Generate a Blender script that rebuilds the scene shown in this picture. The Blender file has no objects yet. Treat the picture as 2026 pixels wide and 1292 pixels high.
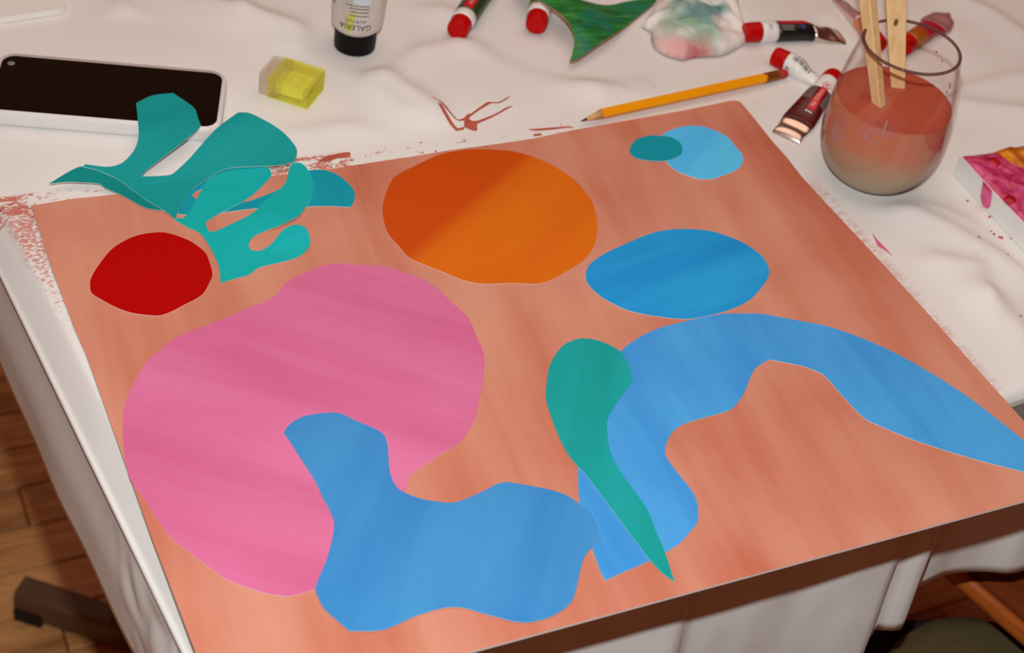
import bpy, bmesh, math, random
from mathutils import Vector, Matrix, noise
from mathutils.geometry import delaunay_2d_cdt

# ---------------------------------------------------------------- camera, light, exposure
scn = bpy.context.scene
COL = scn.collection
random.seed(7)

cam_data = bpy.data.cameras.new('camera')
cam = bpy.data.objects.new('camera', cam_data)
COL.objects.link(cam)
cam_data.sensor_width = 36.0
cam_data.lens = 60.7224
CAM_LOC = Vector((-0.40921, -0.64644, 1.41310))
CAM_ROT = Matrix(((0.90471, 0.17588, -0.38805), (-0.40346, 0.64659, -0.64738), (0.13705, 0.74230, 0.65597)))
cam.matrix_world = Matrix.Translation(CAM_LOC) @ CAM_ROT.to_4x4()
cam_data.clip_start = 0.02
cam_data.dof.use_dof = True
cam_data.dof.focus_distance = 1.0
cam_data.dof.aperture_fstop = 10.0
scn.camera = cam

world = bpy.data.worlds.new('room_light')
scn.world = world
world.use_nodes = True
bg = world.node_tree.nodes['Background']
bg.inputs[0].default_value = (1.0, 0.10, 0.03, 1)       # dim tungsten-lit room around the table
bg.inputs[1].default_value = 0.07

def add_light(name, kind, loc, energy, color, **kw):
    l = bpy.data.lights.new(name, kind)
    l.energy = energy
    l.color = color
    for k, v in kw.items():
        setattr(l, k, v)
    o = bpy.data.objects.new(name, l)
    o.location = loc
    COL.objects.link(o)
    return o

# the camera's own flash, above the lens
FLASH_UP = 0.115
flash_loc = CAM_LOC + (CAM_ROT @ Vector((0.0, FLASH_UP, 0.0)))
flash = add_light('camera_flash', 'POINT', flash_loc, 36.0, (0.95, 1.0, 0.99), shadow_soft_size=0.011)
# ceiling lamp above the table
lamp = add_light('ceiling_lamp', 'AREA', (0.40, 0.65, 2.45), 15.5, (1.0, 0.74, 0.59), shape='DISK', size=2.2)

scn.view_settings.view_transform = 'Standard'
scn.view_settings.look = 'None'
scn.view_settings.exposure = 0.0
scn.view_settings.gamma = 1.0
scn.view_settings.use_curve_mapping = False

# ---------------------------------------------------------------- traced plan outlines, metres on the table
D = {
 'leaf_blade': [(-0.21747,0.21692),(-0.21521,0.21842),(-0.20271,0.21443),(-0.19426,0.21529),(-0.18652,0.22047),(-0.1811,0.22698),(-0.17747,0.23512),(-0.17375,0.2509),(-0.17037,0.26794),(-0.15811,0.27398),(-0.14437,0.2739),(-0.13968,0.26431),(-0.13566,0.25378),(-0.1366,0.24256),(-0.13748,0.23496),(-0.15004,0.22575),(-0.16925,0.21415),(-0.18008,0.20746),(-0.18431,0.20362),(-0.16692,0.20158),(-0.16323,0.20322),(-0.15051,0.21256),(-0.12885,0.23081),(-0.10964,0.2436),(-0.10364,0.24206),(-0.0966,0.23506),(-0.08763,0.22434),(-0.08298,0.21518),(-0.08137,0.20683),(-0.08582,0.19789),(-0.09518,0.19627),(-0.11741,0.1993),(-0.13185,0.19988),(-0.14601,0.19308),(-0.15811,0.18498),(-0.16476,0.1769),(-0.17266,0.16466),(-0.17473,0.15957),(-0.18017,0.17114),(-0.18772,0.18385),(-0.1917,0.19256),(-0.19898,0.20449),(-0.20413,0.20895),(-0.20991,0.21338)],
 'leaf_stem': [(-0.24029,0.20841),(-0.22528,0.21562),(-0.2173,0.21765),(-0.20973,0.21411),(-0.20394,0.20969),(-0.19879,0.20526),(-0.19134,0.19393),(-0.18598,0.18447),(-0.17829,0.17222),(-0.17337,0.1628),(-0.17459,0.16005),(-0.17834,0.16864),(-0.18889,0.17485),(-0.20044,0.19162),(-0.20789,0.19917),(-0.21052,0.203),(-0.22259,0.2064),(-0.23025,0.20797)],
 'leaf_b': [(-0.16564,0.09647),(-0.16235,0.11037),(-0.16202,0.12258),(-0.16281,0.13637),(-0.16471,0.14483),(-0.17023,0.15176),(-0.17561,0.16044),(-0.17344,0.16143),(-0.1702,0.16011),(-0.16691,0.16332),(-0.16234,0.16814),(-0.15711,0.17621),(-0.15092,0.18522),(-0.1444,0.19405),(-0.13839,0.19989),(-0.12853,0.20408),(-0.11482,0.20522),(-0.10593,0.20145),(-0.10351,0.19646),(-0.10406,0.18963),(-0.10847,0.18428),(-0.12269,0.17196),(-0.13228,0.16643),(-0.14864,0.15876),(-0.15775,0.15343),(-0.15863,0.14833),(-0.15813,0.14367),(-0.15444,0.14374),(-0.14316,0.14798),(-0.12819,0.15465),(-0.11961,0.16173),(-0.11078,0.16904),(-0.10203,0.17545),(-0.097,0.18151),(-0.09059,0.19392),(-0.08803,0.19718),(-0.08433,0.19853),(-0.08122,0.19612),(-0.07982,0.19024),(-0.08003,0.18172),(-0.08218,0.17062),(-0.08715,0.16112),(-0.09548,0.15046),(-0.10167,0.14355),(-0.11309,0.13829),(-0.12478,0.13611),(-0.13318,0.13333),(-0.13763,0.12896),(-0.13967,0.12451),(-0.13901,0.12088),(-0.13581,0.11922),(-0.13204,0.11959),(-0.1248,0.12424),(-0.11657,0.13177),(-0.11113,0.13451),(-0.106,0.13483),(-0.10224,0.13113),(-0.10168,0.12431),(-0.10261,0.11874),(-0.10459,0.11479),(-0.10937,0.11011),(-0.1185,0.10662),(-0.12842,0.10541),(-0.13931,0.10437),(-0.14302,0.10244),(-0.14763,0.09933),(-0.15476,0.09835)],
 'leaf_c': [(-0.17203,0.16529),(-0.1668,0.16368),(-0.14575,0.16044),(-0.12311,0.15933),(-0.0931,0.15346),(-0.08064,0.15091),(-0.06647,0.14634),(-0.06234,0.15115),(-0.05956,0.15688),(-0.05833,0.16305),(-0.06046,0.17417),(-0.06478,0.18263),(-0.07117,0.18748),(-0.0783,0.18863),(-0.08759,0.18537),(-0.09859,0.1777),(-0.10674,0.17324),(-0.11785,0.16958),(-0.12746,0.1672),(-0.1394,0.16858),(-0.14948,0.17263),(-0.15686,0.17706),(-0.15811,0.18157),(-0.1547,0.18442),(-0.15066,0.18608),(-0.14478,0.18838),(-0.13734,0.19463),(-0.13919,0.1994),(-0.14741,0.19598),(-0.1573,0.1877),(-0.16463,0.17897)],
 'red': [(-0.20157,0.15122),(-0.19174,0.15171),(-0.18314,0.14953),(-0.17252,0.13947),(-0.16884,0.13285),(-0.16618,0.1253),(-0.16657,0.11472),(-0.16793,0.10564),(-0.17048,0.10071),(-0.17886,0.08958),(-0.19036,0.0839),(-0.2056,0.07819),(-0.21352,0.08033),(-0.22207,0.08484),(-0.22895,0.09151),(-0.2354,0.1005),(-0.23887,0.10691),(-0.23799,0.11479),(-0.23589,0.1202),(-0.22987,0.12926),(-0.21906,0.14182),(-0.21168,0.147)],
 'orange': [(0.0374,0.18477),(0.06094,0.17657),(0.07473,0.16404),(0.08625,0.14298),(0.08949,0.12173),(0.08755,0.10711),(0.08104,0.08936),(0.07085,0.07304),(0.05766,0.06103),(0.03909,0.05229),(0.02118,0.04711),(0.00372,0.05201),(-0.01516,0.0564),(-0.02416,0.06208),(-0.0345,0.0737),(-0.04392,0.084),(-0.04845,0.09024),(-0.05011,0.09923),(-0.05253,0.11247),(-0.05207,0.12185),(-0.04778,0.13854),(-0.04002,0.15344),(-0.03278,0.16392),(-0.02654,0.17013),(-0.00809,0.17834),(0.00922,0.1847),(0.02411,0.18638)],
 'ellipse': [(0.12022,0.07485),(0.13472,0.07316),(0.1499,0.06788),(0.15681,0.06297),(0.16717,0.05159),(0.17138,0.04206),(0.17337,0.03265),(0.16945,0.0189),(0.15724,0.00772),(0.14143,-0.00199),(0.12289,-0.00659),(0.10124,-0.00739),(0.09211,-0.00587),(0.07872,0.00013),(0.06803,0.00631),(0.06125,0.01192),(0.05726,0.0177),(0.05211,0.02672),(0.04989,0.04053),(0.05672,0.05384),(0.07091,0.0622),(0.09149,0.06881),(0.10821,0.07322)],
 'skyblue': [(0.17308,0.17128),(0.18201,0.17472),(0.19383,0.17601),(0.20459,0.17324),(0.21145,0.16672),(0.21677,0.15751),(0.21673,0.14446),(0.21661,0.13638),(0.2109,0.12645),(0.20174,0.121),(0.19039,0.11792),(0.18194,0.11666),(0.17297,0.11865),(0.1681,0.1227),(0.16157,0.13063),(0.1593,0.14224),(0.16,0.15328),(0.1656,0.16393)],
 'smallgreen': [(0.14063,0.1604),(0.14954,0.16876),(0.16095,0.17125),(0.16879,0.16943),(0.17621,0.16559),(0.17912,0.15947),(0.17767,0.15231),(0.17305,0.14596),(0.16475,0.14261),(0.15608,0.14231),(0.14729,0.14499),(0.13976,0.14969),(0.13873,0.15523)],
 'comma': [(0.0236,-0.00566),(0.03215,-0.00985),(0.03903,-0.0176),(0.0414,-0.02354),(0.04132,-0.03029),(0.03987,-0.03883),(0.03727,-0.04628),(0.03427,-0.04916),(0.02421,-0.05757),(0.01405,-0.06576),(0.00793,-0.07219),(0.00319,-0.08139),(-0.00063,-0.0913),(-0.00263,-0.101),(-0.00305,-0.10937),(-0.00224,-0.12369),(-0.00144,-0.13736),(-0.00264,-0.14681),(-0.00435,-0.15596),(-0.00629,-0.1689),(-0.01111,-0.18932),(-0.01467,-0.18134),(-0.01667,-0.17252),(-0.01835,-0.15519),(-0.01984,-0.13782),(-0.02161,-0.1171),(-0.02262,-0.1067),(-0.02442,-0.09888),(-0.02557,-0.08828),(-0.02464,-0.07574),(-0.02261,-0.06337),(-0.0193,-0.04773),(-0.01509,-0.03866),(-0.00975,-0.02918),(-0.00384,-0.02039),(0.00565,-0.01138),(0.01136,-0.00774),(0.01605,-0.0063)],
 'tail': [(0.04157,-0.02212),(0.05173,-0.01646),(0.06936,-0.01037),(0.0868,-0.00852),(0.11836,-0.00822),(0.13684,-0.01272),(0.14431,-0.01497),(0.15298,-0.02022),(0.16113,-0.02508),(0.17935,-0.03654),(0.19568,-0.05296),(0.20917,-0.07132),(0.22325,-0.09824),(0.23236,-0.12172),(0.238,-0.1425),(0.2416,-0.15673),(0.2452,-0.176),(0.24548,-0.19143),(0.23811,-0.18759),(0.22551,-0.17807),(0.20212,-0.16034),(0.17678,-0.13778),(0.16113,-0.11959),(0.15677,-0.11295),(0.15423,-0.09263),(0.15267,-0.07397),(0.14786,-0.06717),(0.1437,-0.06327),(0.12706,-0.05291),(0.11694,-0.05625),(0.11044,-0.06076),(0.09873,-0.07258),(0.09075,-0.07927),(0.08245,-0.08423),(0.06618,-0.08553),(0.05431,-0.08633),(0.04295,-0.08912),(0.03383,-0.0964),(0.02799,-0.10528),(0.0277,-0.11802),(0.02918,-0.13264),(0.02872,-0.13933),(0.0268,-0.14544),(0.02132,-0.15515),(0.01325,-0.16079),(0.00522,-0.16563),(-0.00579,-0.16933),(-0.01689,-0.17201),(-0.03544,-0.175),(-0.04537,-0.1769),(-0.04519,-0.17124),(-0.04235,-0.15548),(-0.03506,-0.125),(-0.02434,-0.10019),(-0.01836,-0.10197),(-0.00654,-0.08744),(0.00332,-0.07388),(0.01203,-0.05956),(0.02241,-0.04526),(0.03307,-0.03058)],
 'body': [(-0.16951,-0.03122),(-0.16549,-0.02681),(-0.16057,-0.02398),(-0.15366,-0.02201),(-0.13671,-0.02448),(-0.12869,-0.03319),(-0.11939,-0.0438),(-0.11771,-0.0487),(-0.11885,-0.05632),(-0.12358,-0.07094),(-0.1252,-0.07891),(-0.12474,-0.08652),(-0.12198,-0.09108),(-0.11678,-0.09636),(-0.11032,-0.10037),(-0.09979,-0.10467),(-0.08335,-0.1021),(-0.0693,-0.09887),(-0.06042,-0.10275),(-0.0419,-0.11495),(-0.03497,-0.12616),(-0.03247,-0.13504),(-0.03305,-0.14238),(-0.03544,-0.15272),(-0.04309,-0.15536),(-0.05003,-0.16045),(-0.05624,-0.1687),(-0.06495,-0.18079),(-0.07011,-0.1856),(-0.08293,-0.18996),(-0.09786,-0.18898),(-0.11133,-0.18003),(-0.12687,-0.16942),(-0.14672,-0.16891),(-0.16558,-0.17202),(-0.18146,-0.16772),(-0.18847,-0.15083),(-0.18886,-0.14199),(-0.18814,-0.13697),(-0.17605,-0.12048),(-0.16559,-0.10135),(-0.16437,-0.09212),(-0.16485,-0.08186),(-0.16486,-0.06934),(-0.16718,-0.04822),(-0.16836,-0.03709)],
 'pink': [(-0.11575,0.09304),(-0.09599,0.09737),(-0.08412,0.09281),(-0.06972,0.08824),(-0.06186,0.08329),(-0.05014,0.07173),(-0.04303,0.06018),(-0.03872,0.04391),(-0.03477,0.03004),(-0.03612,0.01474),(-0.03748,0.00267),(-0.03922,-0.00555),(-0.0481,-0.02319),(-0.05542,-0.03562),(-0.06563,-0.05145),(-0.07964,-0.06401),(-0.09528,-0.07073),(-0.11534,-0.08012),(-0.12191,-0.0903),(-0.13195,-0.1003),(-0.15181,-0.11949),(-0.17211,-0.13403),(-0.18826,-0.13742),(-0.20155,-0.13813),(-0.2077,-0.13552),(-0.21295,-0.13254),(-0.22837,-0.11841),(-0.23297,-0.11022),(-0.23959,-0.09814),(-0.24685,-0.08421),(-0.24877,-0.07465),(-0.25056,-0.06429),(-0.25421,-0.0461),(-0.25542,-0.03983),(-0.25406,-0.0256),(-0.25097,-0.009),(-0.2448,0.01192),(-0.23775,0.0243),(-0.23199,0.03286),(-0.22607,0.04129),(-0.21519,0.05002),(-0.20534,0.05673),(-0.19057,0.06186),(-0.17606,0.06553),(-0.15508,0.07187),(-0.14165,0.07549),(-0.12879,0.08665),(-0.11911,0.09156)],
 'board': [(-0.25414,0.19487),(-0.22991,0.19555),(-0.20088,0.19362),(-0.14903,0.19048),(-0.10412,0.18934),(-0.06426,0.18748),(-0.0349,0.18775),(-0.00644,0.18781),(0.01959,0.18858),(0.05322,0.1877),(0.08079,0.18778),(0.11087,0.19043),(0.16751,0.19281),(0.20384,0.19432),(0.24282,0.19742),(0.2459,0.19687),(0.24862,0.19419),(0.24859,0.18675),(0.24819,0.17072),(0.24707,0.14737),(0.24742,0.12727),(0.24613,0.10504),(0.24654,0.08238),(0.24936,0.01827),(0.25108,-0.04626),(0.25169,-0.10917),(0.25221,-0.13632),(0.254,-0.19688),(-0.254,-0.19688),(-0.25474,-0.14527),(-0.25486,-0.1266),(-0.25497,-0.10434),(-0.25519,-0.08128),(-0.25498,-0.05354),(-0.25477,-0.02424),(-0.25422,0.0578),(-0.2552,0.08059),(-0.2554,0.11866),(-0.25562,0.1341),(-0.25456,0.1621)],
 'green': [(0.14276,0.26253),(0.14747,0.26892),(0.15235,0.2768),(0.15502,0.28329),(0.15566,0.29377),(0.15357,0.30335),(0.15079,0.3118),(0.14735,0.31953),(0.14381,0.32803),(0.1424,0.35137),(0.1537,0.39579),(0.16292,0.36648),(0.16677,0.32786),(0.19685,0.32755),(0.22227,0.33411),(0.24108,0.33637),(0.26019,0.34387),(0.27688,0.35742),(0.25885,0.33962),(0.24651,0.32716),(0.22131,0.30992),(0.1899,0.2868),(0.15057,0.26404)],
 'tissue': [(0.25516,0.33312),(0.22256,0.30101),(0.2259,0.29324),(0.22237,0.28481),(0.21912,0.27365),(0.22232,0.26266),(0.23219,0.25307),(0.2454,0.25438),(0.26513,0.25229),(0.2811,0.25796),(0.29639,0.26675),(0.30321,0.28324),(0.31306,0.30912),(0.32732,0.33811),(0.32821,0.36283),(0.31014,0.37249),(0.28353,0.36183)],
 'folds': [([(-0.06292,0.38133),(-0.03337,0.35156),(-0.0132,0.31614),(0.004,0.28595),(0.02111,0.24764),(0.0275,0.2218)],3.2,11),([(0.00638,0.28928),(0.0433,0.30626),(0.07525,0.30829)],1.6,8),([(0.09564,0.3054),(0.14548,0.26935),(0.16067,0.23581),(0.17911,0.21564)],2.4,9),([(0.13605,0.27537),(0.15695,0.20727)],2.4,10),([(0.18615,0.28453),(0.18923,0.21532)],1.5,7),([(-0.15648,0.41486),(-0.13066,0.37601),(-0.12819,0.34609)],2.0,10),([(-0.21511,0.37378),(-0.17971,0.39255)],1.6,12),([(-0.08332,0.40055),(-0.06292,0.38133)],2,11),([(0.28454,0.07152),(0.31644,0.03076),(0.34138,-0.02351)],2.6,9),([(0.29131,0.071),(0.32198,0.05082),(0.34883,0.02259)],1.6,7),([(0.28988,0.00106),(0.3101,-0.01163),(0.3011,-0.04045)],2.6,10),([(0.3011,-0.04045),(0.30248,-0.07678)],2.2,9),([(0.42267,0.17029),(0.45529,0.17475),(0.4937,0.17683)],1.6,8),([(0.41204,0.15722),(0.4628,0.13585)],1.8,8),([(0.50959,0.28461),(0.52415,0.26234),(0.53136,0.22677)],2,9),([(0.24905,0.14037),(0.26067,0.10466),(0.26955,0.07922)],1.5,8),([(-0.05792,0.24126),(-0.02883,0.22281),(0.00916,0.19938)],1.6,9),([(-0.00669,0.27245),(0.0053,0.2359),(0.01788,0.221)],1.4,8),([(0.315,0.23603),(0.31769,0.2183)],1,6),([(0.3793,0.24361),(0.38307,0.2867)],1.2,8),([(-0.25429,0.25262),(-0.21111,0.24799),(-0.18196,0.23561)],1.6,14),([(0.07982,0.35438),(0.11771,0.3187),(0.13172,0.29518)],1.8,9),([(0.28689,0.24891),(0.29622,0.21955)],1.2,6),([(0.27287,0.25532),(0.2759,0.23749)],1.5,7)],
 'smear': {'v_left': [(0.02846,0.24427),(0.03249,0.24028),(0.03364,0.23205),(0.0366,0.22106),(0.03888,0.21933),(0.04197,0.22044),(0.03774,0.22019),(0.0357,0.22793),(0.0341,0.23869),(0.03111,0.24244)],'v_left2': [(0.02962,0.23601),(0.03203,0.23547),(0.03203,0.22633),(0.03328,0.21759),(0.03464,0.21189),(0.03976,0.21251),(0.03884,0.21033),(0.03305,0.20987),(0.03067,0.21759),(0.02952,0.22751)],'v_right': [(0.03819,0.21948),(0.04681,0.22298),(0.06567,0.2341),(0.06767,0.23427),(0.07399,0.23286),(0.08285,0.23713),(0.08487,0.23731),(0.07479,0.23205),(0.06823,0.2329),(0.04888,0.22251),(0.04219,0.21918)],'blot': [(0.04486,0.22281),(0.04937,0.22545),(0.0483,0.22203),(0.0461,0.2195),(0.04815,0.21722),(0.05182,0.21698),(0.0496,0.21266),(0.04726,0.2072),(0.04452,0.20783),(0.04169,0.21087),(0.03976,0.21251),(0.04161,0.2169)],'v_right2': [(0.0509,0.21659),(0.05819,0.21857),(0.06519,0.22064),(0.07178,0.22345),(0.07772,0.22643),(0.08269,0.22718),(0.07697,0.22475),(0.07104,0.22177),(0.06446,0.21898),(0.05817,0.21675),(0.05064,0.21423)],'edge1': [(0.08253,0.20029),(0.10272,0.19808),(0.11237,0.19708),(0.11475,0.19471),(0.11114,0.19614),(0.10195,0.19643),(0.08724,0.198)],'edge2': [(0.08351,0.19405),(0.08921,0.19394),(0.08915,0.19215),(0.08381,0.19219)],'edge3': [(-0.06906,0.19905),(-0.06064,0.20325),(-0.04641,0.20387),(-0.04569,0.202),(-0.04748,0.19901),(-0.05495,0.19965),(-0.06248,0.19805)]},
 'splat': [(0.35112,0.05291,0.00111),(0.34594,0.01837,0.00081),(0.34639,0.01547,0.00118),(0.34936,0.01139,0.00185),(0.33084,0.01279,0.00129),(0.34002,-0.00755,0.00081),(0.356,0.03331,0.00111),(0.35623,0.00909,0.00074),(0.31017,-0.06198,0.00093),(0.01046,0.19166,0.00074),(0.00444,0.20293,0.00059)],
 'stain': [(0.24817,0.27705),(0.26483,0.29152),(0.28261,0.29162),(0.23843,0.25127),(0.24372,0.25154),(0.22755,0.26038),(0.29699,0.28153),(0.21519,0.2595)],
 'scrap': [(0.26198,0.03954),(0.26125,0.03099),(0.26227,0.01299),(0.25962,0.02115),(0.25764,0.02488)],
}

# ---------------------------------------------------------------- helpers
ZT = 0.74          # table cloth level
ZB = 0.742         # top of the painted board

def S(r, g, b, k=1.0):
    def f(c):
        c /= 255.0
        return (c / 12.92 if c <= 0.04045 else ((c + 0.055) / 1.055) ** 2.4) * k
    return (f(r), f(g), f(b), 1.0)

def ss(a, b, x):
    u = min(1.0, max(0.0, (x - a) / (b - a)))
    return u * u * (3 - 2 * u)

class N:
    """small wrapper for building node trees"""
    def __init__(self, name):
        self.m = bpy.data.materials.new(name)
        self.m.use_nodes = True
        self.t = self.m.node_tree
        self.b = self.t.nodes['Principled BSDF']
    def n(self, kind, **kw):
        nd = self.t.nodes.new(kind)
        for k, v in kw.items():
            if isinstance(k, str) and k.startswith('i_'):
                nd.inputs[k[2:].replace('_', ' ')].default_value = v
            else:
                setattr(nd, k, v)
        return nd
    def l(self, a, b):
        self.t.links.new(a, b)
    def coord(self, kind='Object'):
        return self.n('ShaderNodeTexCoord').outputs[kind]
    def mapping(self, vec, rot=(0, 0, 0), scale=(1, 1, 1), loc=(0, 0, 0)):
        mp = self.n('ShaderNodeMapping')
        mp.inputs['Rotation'].default_value = rot
        mp.inputs['Scale'].default_value = scale
        mp.inputs['Location'].default_value = loc
        self.l(vec, mp.inputs['Vector'])
        return mp.outputs[0]
    def noise(self, vec, scale, detail=3.0, rough=0.5, dist=0.0):
        nd = self.n('ShaderNodeTexNoise')
        nd.inputs['Scale'].default_value = scale
        nd.inputs['Detail'].default_value = detail
        nd.inputs['Roughness'].default_value = rough
        nd.inputs['Distortion'].default_value = dist
        if vec is not None:
            self.l(vec, nd.inputs['Vector'])
        return nd.outputs['Fac']
    def val(self, x):
        nd = self.n('ShaderNodeValue')
        nd.outputs[0].default_value = x
        return nd.outputs[0]
    def math(self, op, a, b=None, c=None, clamp=False):
        nd = self.n('ShaderNodeMath', operation=op, use_clamp=clamp)
        for i, x in enumerate((a, b, c)):
            if x is None:
                continue
            if isinstance(x, (int, float)):
                nd.inputs[i].default_value = x
            else:
                self.l(x, nd.inputs[i])
        return nd.outputs[0]
    def rng(self, x, a, b, lo=0.0, hi=1.0, smooth=True):
        nd = self.n('ShaderNodeMapRange', interpolation_type='SMOOTHSTEP' if smooth else 'LINEAR')
        nd.inputs['From Min'].default_value = a
        nd.inputs['From Max'].default_value = b
        nd.inputs['To Min'].default_value = lo
        nd.inputs['To Max'].default_value = hi
        self.l(x, nd.inputs['Value'])
        return nd.outputs[0]
    def mix(self, fac, a, b):
        nd = self.n('ShaderNodeMix', data_type='RGBA')
        if isinstance(fac, (int, float)):
            nd.inputs[0].default_value = fac
        else:
            self.l(fac, nd.inputs[0])
        for i, x in ((6, a), (7, b)):
            if isinstance(x, tuple):
                nd.inputs[i].default_value = x
            else:
                self.l(x, nd.inputs[i])
        return nd.outputs[2]
    def color(self, x):
        if isinstance(x, tuple):
            self.b.inputs['Base Color'].default_value = x
        else:
            self.l(x, self.b.inputs['Base Color'])
    def bump(self, h, strength, dist=0.001):
        nd = self.n('ShaderNodeBump')
        nd.inputs['Strength'].default_value = strength
        nd.inputs['Distance'].default_value = dist
        self.l(h, nd.inputs['Height'])
        self.l(nd.outputs[0], self.b.inputs['Normal'])
    def set(self, **kw):
        for k, v in kw.items():
            self.b.inputs[k.replace('_', ' ')].default_value = v
        return self

_mc = {}
def plain(name, col, rough=0.5, metal=0.0, spec=0.5, var=0.06, **kw):
    if name in _mc:
        return _mc[name]
    m = N(name)
    co = m.coord()
    nz = m.noise(co, 180.0, 3.0)
    dark = tuple(c * (1 - var) for c in col[:3]) + (1.0,)
    lite = tuple(min(1.0, c * (1 + var)) for c in col[:3]) + (1.0,)
    m.color(m.mix(nz, dark, lite))
    m.set(Roughness=rough, Metallic=metal)
    m.b.inputs['Specular IOR Level'].default_value = spec
    for k, v in kw.items():
        m.b.inputs[k.replace('_', ' ')].default_value = v
    _mc[name] = m.m
    return m.m

def paint(name, col, col2, angle, scale=1.0, contrast=1.0, rough=0.55, spec=0.25, blot=0.35, band=None):
    """brushed acrylic: streaks along `angle` (degrees in the table plane) between two tones"""
    m = N(name)
    co = m.coord()
    st = m.mapping(co, rot=(0, 0, -math.radians(angle)))
    v1 = m.mapping(st, scale=(3.5 * scale, 26.0 * scale, 1.0))
    n1 = m.noise(v1, 1.0, 3.0, 0.5, 0.25)
    v2 = m.mapping(st, scale=(14.0 * scale, 240.0 * scale, 1.0))
    n2 = m.noise(v2, 1.0, 3.0, 0.6)
    n3 = m.noise(co, 9.0, 2.0)
    f = m.math('MULTIPLY_ADD', n1, 0.75, m.math('MULTIPLY', n3, blot))
    f = m.math('MULTIPLY_ADD', n2, 0.12, f)
    f = m.rng(f, 0.61 - 0.34 / contrast, 0.61 + 0.34 / contrast)
    c = m.mix(f, col, col2)
    if band:
        sx = m.n('ShaderNodeSeparateXYZ'); m.l(st, sx.inputs[0])
        wob = m.math('MULTIPLY_ADD', n1, 0.012, sx.outputs[1])
        c = m.mix(m.rng(wob, band[0], band[1]), c, band[2])
    m.color(c)
    m.bump(n2, 0.12, 0.0006)
    m.set(Roughness=rough)
    m.b.inputs['Specular IOR Level'].default_value = spec * 0.45
    return m.m

def link_mesh(name, verts, faces, mat, parent=None, smooth=False, origin=None, mats=None, fmat=None):
    o = Vector(origin) if origin is not None else Vector((0, 0, 0))
    me = bpy.data.meshes.new(name)
    me.from_pydata([tuple(Vector(v) - o) for v in verts], [], faces)
    for mm in (mats or [mat]):
        me.materials.append(mm)
    if fmat:
        for p, i in zip(me.polygons, fmat):
            p.material_index = i
    if smooth:
        me.polygons.foreach_set('use_smooth', [True] * len(me.polygons))
    me.validate()
    me.update()
    ob = bpy.data.objects.new(name, me)
    COL.objects.link(ob)
    ob.location = o
    if parent is not None:
        put(ob, parent)
    return ob

def put(ob, parent):
    """parent keeping the world place"""
    bpy.context.view_layer.update()
    mw = ob.matrix_world.copy()
    ob.parent = parent
    ob.matrix_parent_inverse = parent.matrix_world.inverted()
    ob.matrix_world = mw

def tag(o, label=None, cat=None, group=None, kind=None):
    if label: o['label'] = label
    if cat: o['category'] = cat
    if group: o['group'] = group
    if kind: o['kind'] = kind
    return o

def thing(name, loc, label, cat, rz=0.0, group=None):
    o = bpy.data.objects.new(name, None)
    o.empty_display_size = 0.02
    COL.objects.link(o)
    o.location = loc
    o.rotation_euler = (0, 0, rz)
    tag(o, label, cat, group)
    bpy.context.view_layer.update()
    return o

def part(name, bm, mat, parent, smooth=False, bevel=0.0, seg=2):
    """bmesh in the parent's local space -> child mesh"""
    if bevel > 0:
        bmesh.ops.bevel(bm, geom=[e for e in bm.edges if e.calc_face_angle(0) > 0.6], offset=bevel, segments=seg, profile=0.5, affect='EDGES')
    bmesh.ops.recalc_face_normals(bm, faces=bm.faces[:])
    me = bpy.data.meshes.new(name)
    bm.to_mesh(me); bm.free()
    me.materials.append(mat)
    if smooth:
        me.polygons.foreach_set('use_smooth', [True] * len(me.polygons))
    ob = bpy.data.objects.new(name, me)
    COL.objects.link(ob)
    if parent is not None:
        ob.parent = parent
    return ob

def bm_box(x0, x1, y0, y1, z0, z1, bm=None):
    bm = bm or bmesh.new()
    vs = [bm.verts.new((x, y, z)) for z in (z0, z1) for y in (y0, y1) for x in (x0, x1)]
    for f in ((0, 2, 3, 1), (4, 5, 7, 6), (0, 1, 5, 4), (2, 6, 7, 3), (0, 4, 6, 2), (1, 3, 7, 5)):
        bm.faces.new([vs[i] for i in f])
    return bm

def bm_rings(rings, bm=None, cap0=True, cap1=True):
    """loft closed rings of equal count"""
    bm = bm or bmesh.new()
    R = [[bm.verts.new(p) for p in r] for r in rings]
    n = len(R[0])
    for a, b in zip(R, R[1:]):
        for i in range(n):
            bm.faces.new((a[i], a[(i + 1) % n], b[(i + 1) % n], b[i]))
    if cap0: bm.faces.new(R[0][::-1])
    if cap1: bm.faces.new(R[-1])
    return bm

def bm_lathe(prof, seg=48, bm=None, cap0=True, cap1=True):
    rings = [[(r * math.cos(2 * math.pi * i / seg), r * math.sin(2 * math.pi * i / seg), z) for i in range(seg)] for r, z in prof]
    return bm_rings(rings, bm, cap0, cap1)

def bm_prism(pts, z0, z1, bm=None):
    return bm_rings([[(x, y, z0) for x, y in pts], [(x, y, z1) for x, y in pts]], bm)

def rounded_rect(w, h, r, seg=8):
    pts = []
    for cx, cy, a0 in ((w / 2 - r, h / 2 - r, 0), (-w / 2 + r, h / 2 - r, 90), (-w / 2 + r, -h / 2 + r, 180), (w / 2 - r, -h / 2 + r, 270)):
        for k in range(seg + 1):
            a = math.radians(a0 + 90 * k / seg)
            pts.append((cx + r * math.cos(a), cy + r * math.sin(a)))
    return pts

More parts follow.
